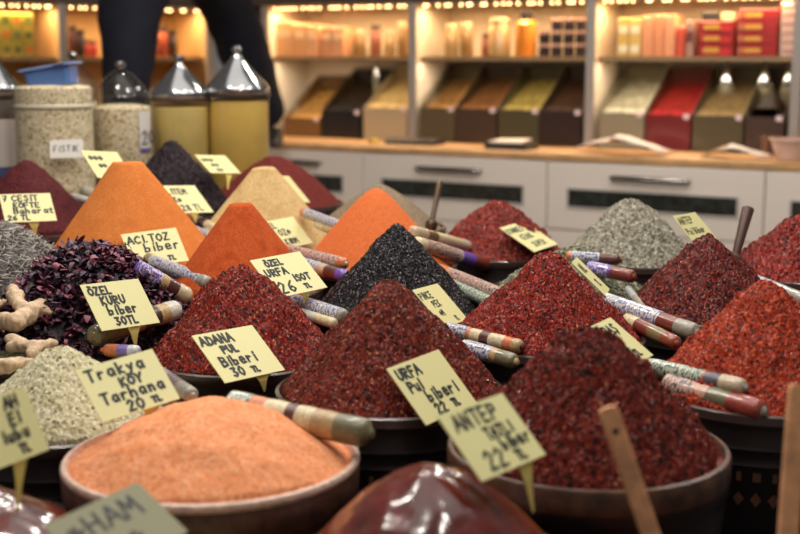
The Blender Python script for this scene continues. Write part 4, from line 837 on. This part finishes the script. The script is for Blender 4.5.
# things on the counter
cq = lambda u, w, z: O + U * u + Wd * w + ZV * z
def paper(x0, x1, y, w0, w1, hts, mats_, label, cat, name):
    """folded sheet: hts gives its height profile along its length"""
    u0, u1 = bg(x0, y, 0)[0], bg(x1, y, 0)[0]; n = len(hts); rng = np.random.default_rng(int(x0)); rings = []
    for i, h in enumerate(hts):
        u = u0 + (u1 - u0) * i / (n - 1); rings.append([cq(u, w0 + (w1 - w0) * v, CT + .003 + h * (1 - .5 * abs(v - .4)) + rng.uniform(0, .006) * (h > 0)) for v in (0, .25, .5, .75, 1)])
    mb = MB(); mb.quadstrip(rings, False); o = mb.build(name, mats_, origin=cq((u0 + u1) / 2, (w0 + w1) / 2, CT)); s = o.modifiers.new('thick', 'SOLIDIFY'); s.thickness = .006; s.offset = 1
    return tag(o, label, cat)
M_paper = mat('white_paper', (236, 222, 212), .6)
paper(567, 612, 152, .10, .24, [.01, .03, .045, .05, .06, .07, .05], M_paper, 'crumpled white paper bag on the counter before the white powder bin', 'paper bag', 'paper_bag')
paper(600, 660, 152, .04, .19, [.05, .085, .075, .06, .045, .03, .012], M_paper, 'white paper fold lying at the counter edge right of the paper bag', 'paper', 'folded_paper')
paper(694, 716, 156, .08, .2, [.0, .012, .03, .045], mat('tan_paper', (206, 166, 116), .6), 'tan paper scrap beside the curled white sheet', 'paper', 'paper_scrap')
paper(714, 764, 158, .06, .16, [.03, .055, .045, .03, .02, .012], M_paper, 'curled white sheet on the counter before the olive-brown bin', 'paper', 'paper_sheet')
u0, u1 = bg(486, 148, .1)[0], bg(527, 148, .1)[0]
t = thing('weighing_tray', 'dark flat tray with a white paper in it on the counter', 'tray', cq((u0 + u1) / 2, .14, CT))
MB().prism([cq(u0, .08, CT + .002), cq(u1, .08, CT + .002), cq(u1 + .01, .22, CT + .002), cq(u0 - .01, .22, CT + .002)], ZV * .03).build('tray', mat('tray_dark', (64, 58, 54), .4), t)
MB().prism([cq(u0 + .02, .09, CT + .033), cq(u1 - .03, .09, CT + .033), cq(u1 - .02, .2, CT + .045), cq(u0 + .03, .2, CT + .04)], ZV * .006).build('paper', M_paper, t)
u0, u1 = bg(384, 144, .15)[0], bg(432, 144, .15)[0]
t = thing('black_tray', 'flat black tray on the counter below the cream bin', 'tray', cq((u0 + u1) / 2, .2, CT))
MB().box((u0, .15, CT + .001), (u1, .3, CT + .022), FR, 0, .004).build('tray', mat('tray_black', (34, 30, 30), .4), t)
MB().box((u0 + .015, .165, CT + .022), (u1 - .015, .285, CT + .03), FR, 0, .002).build('lip', mat('tray_lip', (48, 44, 42), .4), t)
o = MB().lathe([(.028, .001), (.03, .006), (.024, .024), (.008, .03)], cq(bg(372, 146, .12)[0], .14, CT), 18).build('sponge', mat('yellow_sponge', (206, 170, 76), .8), origin=cq(bg(372, 146, .12)[0], .14, CT)); tag(o, 'small yellow round item left of the flat black tray', 'sponge')
c = cq(bg(789, 158, .12)[0], .14, CT + .001)
t = thing('plastic_bowl', 'pinkish white plastic bowl on the counter at the right edge', 'bowl', c)
MB().lathe([(.055, 0), (.06, .003), (.085, .09), (.081, .09), (.057, .008)], c, 28).build('body', mat('pinkish_plastic', (214, 178, 160), .45), t); MB().lathe([(.085, .086), (.091, .087), (.091, .096), (.081, .096)], c, 28, cap0=False, cap1=False).build('rim', mat('pinkish_rim', (224, 192, 176), .45), t)
c = cq(bg(760, 150, .2)[0], .3, CT + .001)
t = thing('tea_glass', 'small brown tea glass left of the pinkish bowl', 'glass', c)
MB().lathe([(.02, 0), (.028, .004), (.02, .05), (.028, .095), (.026, .095), (.018, .05), (.0, .03)], c, 20).build('glass', mat('brown_glass', (110, 78, 58), .15, coat=.6), t); MB().lathe([(.045, -.001), (.046, .002), (.028, .003)], c, 20).build('saucer', mat('saucer', (190, 170, 160), .4), t)
# small jars with steel cone lids behind the bins, under the right shelf
for k, (px, yt, rp, lb_) in enumerate([(728, 60, 9, 'steel cone-lidded jar behind the olive-brown bin'), (766, 58, 11, 'steel cone-lidded jar behind the dark pointed pile'), (790, 58, 8, 'steel cone-lidded jar at the right end under the shelf'), (377, 60, 5, 'small glass jar under the shelf behind the cream bin')]):
    w = BINW + BD + .004 - .08; c = cq(wpos(px, WB - .06), WB - .075, zs - .024 - .2); 
    c = cq(wpos(px, BINW + .26), BINW + .26, CT + .21); R = min(rp * 6.2 / F, .045); h = zs - .03 - c.z
    t = thing('lidded_jar', lb_, 'jar', c, 'cone-lidded jars on the bin lids')
    MB().lathe([(R * .9, 0), (R, .006), (R, h * .45), (R * .9, h * .48)], c, 20).build('body', mat('pale_jar', (150, 140, 120), .2, coat=.6), t)
    MB().lathe([(R * 1.02, h * .48), (R * 1.04, h * .52), (R * .25, h * .92), (R * .2, h)], c, 20).build('lid', M_steel, t)

# ------------------------------------------------------------------ left shop wall
TL_ = math.atan(.94); cu = O + U * bg(222, 60, W0)[0] + Wd * W0; cu.z = 0
UL = Vector((-math.cos(TL_), -math.sin(TL_), 0)); WL = Vector((-math.sin(TL_), math.cos(TL_), 0))   # along the wall to the left and nearer; into the wall
FL = (cu - WL * 0, -UL, WL, ZV)   # u runs rightwards (negative = to the left)
def bl(px, py, w):
    d = ray(px, py); p0 = cu + WL * w; s = (p0 - CAM).dot(WL) / d.dot(WL); q = CAM + d * s; return (q - p0).dot(-UL), q.z
ul = bl(-40, 60, 0)[0]; zL = bl(61, 7, 0)[1]
sl = thing('wall_shelving', 'wood-panelled wall shelving in the left corner behind the jars', 'shelving', cu + UL * .8 + WL * .2 + ZV * CT)
M_wpan = mat('warm_panel', (214, 172, 118), .5)
MB().box((ul, .38, CT), (-.01, .4, ZT), FL).build('back_panel', mat('warm_back', (196, 156, 100), .5), sl)
for px in (63.5, 210):
    u = bl(px, 40, 0)[0]
    MB().box((u - .016, .02, CT), (u + .016, .38, ZT), FL).build('divider', M_wpan, sl); MB().box((u - .022, 0, CT), (u + .022, .02, ZT), FL).build('post', M_grey, sl)
u61 = bl(63.5, 40, 0)[0]; u210 = bl(210, 40, 0)[0]
zls = bl(40, 57, 0)[1]
for a, b in ((ul, u61 - .02), (u61 + .02, u210 - .02)): MB().box((a, .04, zls - .02), (b, .38, zls), FL).build('shelf_board', M_shelf, sl)
MB().box((ul, -.01, zL + .02), (-.0, .38, zL + .1), FL).build('canopy', mat('canopy_brown', (66, 58, 52), .6), sl)
led(FL, ul, u61 - .03, .02, zL, 14, 'light strip above the yellow-green boxes', 3.2, lr); led(FL, u61 + .03, u210 - .02, .02, zL, 18, 'light strip behind the person in dark trousers', 5, lr)
o = MB().box((ul, -.3, CT - .037), (-.42, .38, CT - .004), FL, 0, .004).build('countertop', M_top); tag(o, 'wood countertop in the left corner hidden behind the big jars', 'countertop')
t = thing('base_cabinet', 'white base cabinet in the left corner under the countertop', 'cabinet', cu + UL * .8 + WL * .1)
MB().box((ul, -.26, .08), (-.6, .37, CT - .038), FL).build('body', M_white, t); MB().box((ul, -.22, 0), (-.6, .37, .08), FL).build('plinth', M_grey, t)
k = 0
for row in range(3):
    for cidx, (x0, x1) in enumerate([(-22, -11), (-10.5, 1), (1.5, 12.5), (13, 23.5), (24, 35)]):
        u0, u1 = bl(x0, 50, .08)[0], bl(x1, 50, .08)[0]; z0 = zls + row * .075
        cc = [(176, 158, 60), (160, 150, 66), (186, 160, 62)][(row + cidx) % 3]
        mb = MB().box((u0, .08, z0 + .001), (u1 - .002, .2, z0 + .074), FL, 0, .002); mb.box((u0 + .01, .0785, z0 + .02), (u1 - .012, .081, z0 + .055), FL, 1)
        o = mb.build('tea_box', [band(cc), band([(92, 104, 52), (196, 110, 52), (110, 116, 66)][(row * 2 + cidx) % 3])], origin=cu - UL * ((u0 + u1) / 2) + WL * .14 + ZV * z0, smooth=False)
        tag(o, '%s yellow-green box of the %s row left of the warm wood panel' % (['leftmost', 'second', 'middle', 'fourth', 'rightmost'][cidx], ['lowest', 'middle', 'top'][row]), 'box', 'yellow-green boxes on the left shelf')
for k, (px, yt, yb, colr, lb_) in enumerate([(72, 26, 56, (92, 48, 34), 'brown jar nearest the left grey post'), (80, 30, 56, (70, 44, 36), 'dark brown jar, second from the left grey post'), (85, 40, 56, (206, 74, 48), 'red jar left of the dark trousers'), (93, 41, 56, (200, 70, 46), 'red jar touching the dark trousers'), (155, 38, 56, (170, 80, 54), 'reddish jar right of the left trouser leg'), (163, 26, 56, (190, 90, 60), 'orange-red jar seen between the legs'), (172, 30, 56, (84, 58, 42), 'brown jar seen between the legs')]):
    u, z1 = bl(px, yt, .1); c = cu - UL * u + WL * .1; c.z = zls + .001; R = 4.6 * (c - CAM).length / F; h = z1 - zls
    t = thing('spice_jar', lb_, 'jar', c, 'jars on the left shelf')
    MB().lathe([(R * .9, 0), (R, .006), (R, h * .7), (R * .8, h * .8)], c, 18).build('body', mat('sj%d' % k, colr, .3, coat=.5), t); MB().lathe([(R * .85, h * .8), (R * .87, h), (R * .8, h)], c, 18).build('lid', Jl, t)
u, z1 = bl(87, 30, .1); c = cu - UL * u + WL * .24; c.z = zls + .001
t = thing('spice_jar', 'tall red jar behind the two red jars left of the trousers', 'jar', c, 'jars on the left shelf'); h = z1 - zls
MB().lathe([(.03, 0), (.032, .006), (.032, h * .75), (.024, h * .82)], c, 18).build('body', mat('sj_t', (196, 70, 48), .3, coat=.5), t); MB().lathe([(.026, h * .82), (.026, h)], c, 18).build('lid', Jl, t)

# ------------------------------------------------------------------ room, stall
Fl = struct(MB().box((-6, -1, -.05), (6, 10, 0)).build('floor', mat('floor_tile', (120, 110, 100), .5, var=.1, bscale=4)))
wb = struct(MB().box((uL - .3, WB + .06, 0), (uR + 1.5, WB + .16, 3.1), FR).build('wall_back', mat('wall_paint', (120, 108, 96), .7)))
wl = struct(MB().box((ul - 1, .44, 0), (.25, .54, 3.1), FL).build('wall_left', mat('wall_paint', (120, 108, 96), .7)))
t = thing('display_table', 'dark display table carrying all the spice tubs', 'table', (0, 2.4, 0))
M_tab = mat('dark_table', (34, 28, 26), .6)
MB().box((-1.35, 1.0, TABLE_Z - .04), (1.35, 4.6, TABLE_Z)).build('tabletop', M_tab, t)
for x, y in ((-1.25, 1.1), (1.25, 1.1), (-1.25, 4.5), (1.25, 4.5), (-1.25, 2.8), (1.25, 2.8)): MB().box((x - .04, y - .04, 0), (x + .04, y + .04, TABLE_Z - .04)).build('leg', M_tab, t)
# jar riser
rs = thing('jar_riser', 'dark wooden riser under the big storage jars', 'riser', (-.95, 4.1, TABLE_Z))
for x0_, x1_, y0_ in ((-1.35, -.9, 3.6), (-.9, -.74, 3.82), (-.74, -.3, 4.0)): MB().box((x0_, y0_, STEP_Z - .03), (x1_, 4.55, STEP_Z)).build('board', M_tab, rs)
for x, y in ((-1.3, 3.66), (-.94, 3.66), (-.35, 4.5), (-1.3, 4.5), (-.35, 4.05)): MB().box((x - .03, y - .03, TABLE_Z), (x + .03, y + .03, STEP_Z - .03)).build('leg', M_tab, rs)

# ------------------------------------------------------------------ person standing on the counter
def skin(name, nodes, edges, m, parent, sub=2, root=0):
    o0 = Vector(parent['o']) if parent else Vector(nodes[root][0])
    me = bpy.data.meshes.new(name); me.from_pydata([tuple(Vector(n[0]) - o0) for n in nodes], edges, []); o = bpy.data.objects.new(name, me); COL.objects.link(o)
    if parent: o.parent = parent
    else: o.location = o0; o['o'] = list(o0)
    me.materials.append(m); o.modifiers.new('skin', 'SKIN').use_smooth_shade = True
    me.update()
    L = me.skin_vertices[0].data
    for i, n in enumerate(nodes): r = n[1]; L[i].radius = r if isinstance(r, tuple) else (r, r); L[i].use_root = (i == root)
    s = o.modifiers.new('sub', 'SUBSURF'); s.levels = s.render_levels = sub
    return o
YR, YL = 6.42, 5.1
def pr(px, py, Y, w): p = PY(px, py, Y); return (p, w * (p - CAM).dot(FWD) / F / 2)
footR = PY(276, 143, YR); footR.z = CT + .03
footL = PY(127, 200, YL); footL.z = CT - .03
rl = [pr(269, 132, YR, 44), pr(260, 100, YR - .02, 48), pr(247, 60, YR - .08, 54), pr(236, 28, YR - .16, 56), pr(224, 0, YR - .26, 56)]
ll = [pr(126, 150, YL, 46), pr(126, 100, YL + .02, 49), pr(127, 70, YL + .05, 54), pr(129, 30, YL + .14, 64), pr(130, 0, YL + .24, 72)]
pel = (Vector(((rl[-1][0].x + ll[-1][0].x) / 2, (rl[-1][0].y + ll[-1][0].y) / 2, 1.93)), .155)
def toward(a, b, f): return a * (1 - f) + b * f
M_navy = mat('navy_cloth', (20, 21, 31), .85, spec=.2, bump=.8, bscale=14, var=.12)
M_skin = mat('skin', (196, 146, 118), .55)
waist = Vector((pel[0].x, pel[0].y, 2.08)); chest = waist + Vector((.02, .06, .28)); neck = chest + Vector((.0, .03, .2)); head = neck + Vector((0, .04, .16))
hipR = pel[0] + Vector((.1, .08, -.02)); hipL = pel[0] + Vector((-.1, -.08, -.02))
nodes = [(pel[0], .11), (waist, .11), (chest, (.13, .11)), (neck - Vector((0, 0, .05)), .06), (neck, .05), (head, (.075, .09)), (head + Vector((0, 0, .1)), (.06, .075))]
edges = [(0, 1), (1, 2), (2, 3), (3, 4), (4, 5), (5, 6)]
for hip, chain, ft in ((hipR, rl, footR), (hipL, ll, footL)):
    i = len(nodes); nodes += [(hip, .085), (chain[-1][0], .075), (chain[2][0], .052), (chain[0][0], .036), (ft, .032), (ft + Vector((.02, -.12, -.005)), .03)]
    edges += [(0, i), (i, i + 1), (i + 1, i + 2), (i + 2, i + 3), (i + 3, i + 4), (i + 4, i + 5)]
for sx in (-1, 1):     # arms reach up to the shelf top
    sh_ = chest + Vector((sx * .17, .02, .1)); el = sh_ + Vector((sx * .12, .2, -.05)); wr = el + Vector((-sx * .02, .22, .12)); pm = wr + Vector((0, .07, .02))
    i = len(nodes); nodes += [(sh_, .055), (el, .04), (wr, .026), (pm, (.035, .016))]; edges += [(2, i), (i, i + 1), (i + 1, i + 2), (i + 2, i + 3)]
    for f in range(5):
        off = Vector(((f - 2) * .018, .03, 0)) if f < 4 else Vector((-sx * .04, .0, -.01)); ln = (.034, .04, .042, .036, .03)[f]
        j = len(nodes); nodes += [(pm + off, .0085), (pm + off + Vector((0, ln, -.008)), .0075), (pm + off + Vector((0, ln * 1.5, -.03)), .006)]; edges += [(i + 3, j), (j, j + 1), (j + 1, j + 2)]
person = skin('person', nodes, edges, M_skin, None)
tag(person, 'person in dark navy trousers standing with legs apart behind the jars', 'person')
tn = [(pel[0], .17), (toward(pel[0], waist, .8), .15)]; te = [(0, 1)]
for hip, chain in ((hipR, rl), (hipL, ll)):
    i = len(tn); tn += [(toward(pel[0], chain[-1][0], .5), .135)] + [chain[k] for k in (4, 3, 2, 1, 0)]
    te += [(0, i)] + [(i + k, i + k + 1) for k in range(5)]
tr = skin('trousers', tn, te, M_navy, person)
tx = bpy.data.textures.new('folds', 'CLOUDS'); tx.noise_scale = .09
d = tr.modifiers.new('folds', 'DISPLACE'); d.texture = tx; d.strength = .03; d.mid_level = .5
M_shirt = mat('dark_shirt', (44, 46, 58), .85, bump=.5, bscale=20)
sn = [(waist - Vector((0, 0, .06)), .155), (toward(waist, chest, .5), .15), (chest, (.16, .14)), (chest + Vector((0, .02, .13)), .09)]; se = [(0, 1), (1, 2), (2, 3)]
for sx in (-1, 1):
    sh_ = chest + Vector((sx * .17, .02, .1)); el = sh_ + Vector((sx * .12, .2, -.05)); i = len(sn); sn += [(sh_, .075), (el, .058), (toward(el, el + Vector((-sx * .02, .22, .12)), .3), .05)]; se += [(2, i), (i, i + 1), (i + 1, i + 2)]
skin('shirt', sn, se, M_shirt, person)
hr = MB(); hr.lathe([(.088, -.02), (.1, .05), (.09, .12), (.05, .165), (0, .175)], head + Vector((0, -.01, -.01)), 24); hr.build('hair', mat('dark_hair', (32, 26, 24), .7), person)
fm_ = MB()
for sx in (-.03, .03): fm_.lathe([(0, -.009), (.009, 0), (0, .009)], head + Vector((sx, .085, .04)), 10)
fm_.build('eyes', mat('eye', (40, 34, 30), .3), person)
MB().lathe([(.014, 0), (.01, .014), (0, .045)], head + Vector((0, .092, -.0)), 10).build('nose', M_skin, person)
M_shoe = mat('black_shoe', (26, 25, 30), .5)
for ft in (footR, footL):
    p = ft + Vector((.0, .04, -.028)); rings = []
    fr_ = [(0, .02, .05, .085), (.03, .036, .05, .09), (.1, .042, .05, .08), (.18, .046, .04, .06), (.24, .042, .03, .045), (.275, .02, .02, .03)]
    for s_, w_, _, h_ in fr_: rings.append([p + Vector((.0, -s_, 0)) + Vector((x * w_, 0, z * h_)) for x, z in ((-1, .03), (1, .03), (1.0, .5), (.6, 1), (-.6, 1), (-1.0, .5))])
    MB().quadstrip(rings, True, 0, True, True).build('shoe', M_shoe, person)
cb = Vector((footL.x, footL.y - .02, 0)); t = thing('stool', 'step stool under the person, hidden behind the big jars', 'stool', cb)
zt2 = footL.z - .03
MB().box((cb.x - .2, cb.y - .25, zt2 - .04), (cb.x + .2, cb.y + .2, zt2)).build('seat', M_top, t)
for dx in (-.16, .16):
    for dy in (-.2, .16): MB().box((cb.x + dx - .025, cb.y + dy - .025, 0), (cb.x + dx + .025, cb.y + dy + .025, zt2 - .04)).build('leg', M_top, t)

# ------------------------------------------------------------------ lights, world, camera
def lamp(loc, e, col=(1, .93, .84), r=.06, kind='POINT', rot=None, size=None):
    l = bpy.data.lights.new('ceiling_lamp', kind); l.energy = e; l.color = col
    if kind == 'POINT': l.shadow_soft_size = r
    else: l.shape = 'RECTANGLE'; l.size, l.size_y = size
    o = bpy.data.objects.new('ceiling_lamp', l); COL.objects.link(o); o.location = loc
    if rot: o.rotation_euler = rot
for x, y, e in ((-1.3, 2.0, 20), (-.45, 2.3, 20), (.35, 1.9, 20), (1.2, 2.4, 20), (-1.0, 3.3, 20), (-.1, 3.4, 20), (.8, 3.5, 20), (-.7, 4.3, 24), (.6, 4.9, 26), (1.6, 4.4, 24), (-.6, 1.0, 16), (.5, .9, 18)): lamp((x, y, 2.75), e, r=.09)
lamp((0, 2.6, 3.0), 22, (1, .95, .88), kind='AREA', rot=(0, 0, 0), size=(2.6, 3.0))
wd = bpy.data.worlds.new('World'); SC.world = wd; wd.use_nodes = True; b = wd.node_tree.nodes['Background']; b.inputs[0].default_value = (1.0, .93, .87, 1); b.inputs[1].default_value = .12
cd = bpy.data.cameras.new('camera'); cd.sensor_width = 36; cd.lens = F / W * 36; cd.clip_start = .05
cd.dof.use_dof = True; cd.dof.focus_distance = 2.32; cd.dof.aperture_fstop = 3.1
co = bpy.data.objects.new('camera', cd); COL.objects.link(co); co.location = CAM; co.rotation_euler = (math.pi / 2 - PITCH, 0, 0); SC.camera = co
SC.view_settings.view_transform = 'Standard'; SC.view_settings.look = 'None'; SC.view_settings.gamma = 1; SC.view_settings.exposure = .27
SC.view_settings.use_curve_mapping = False
SC.cycles.use_denoising = True
for o in COL.objects:
    for k in ('o', 'R'):
        if k in o: del o[k]
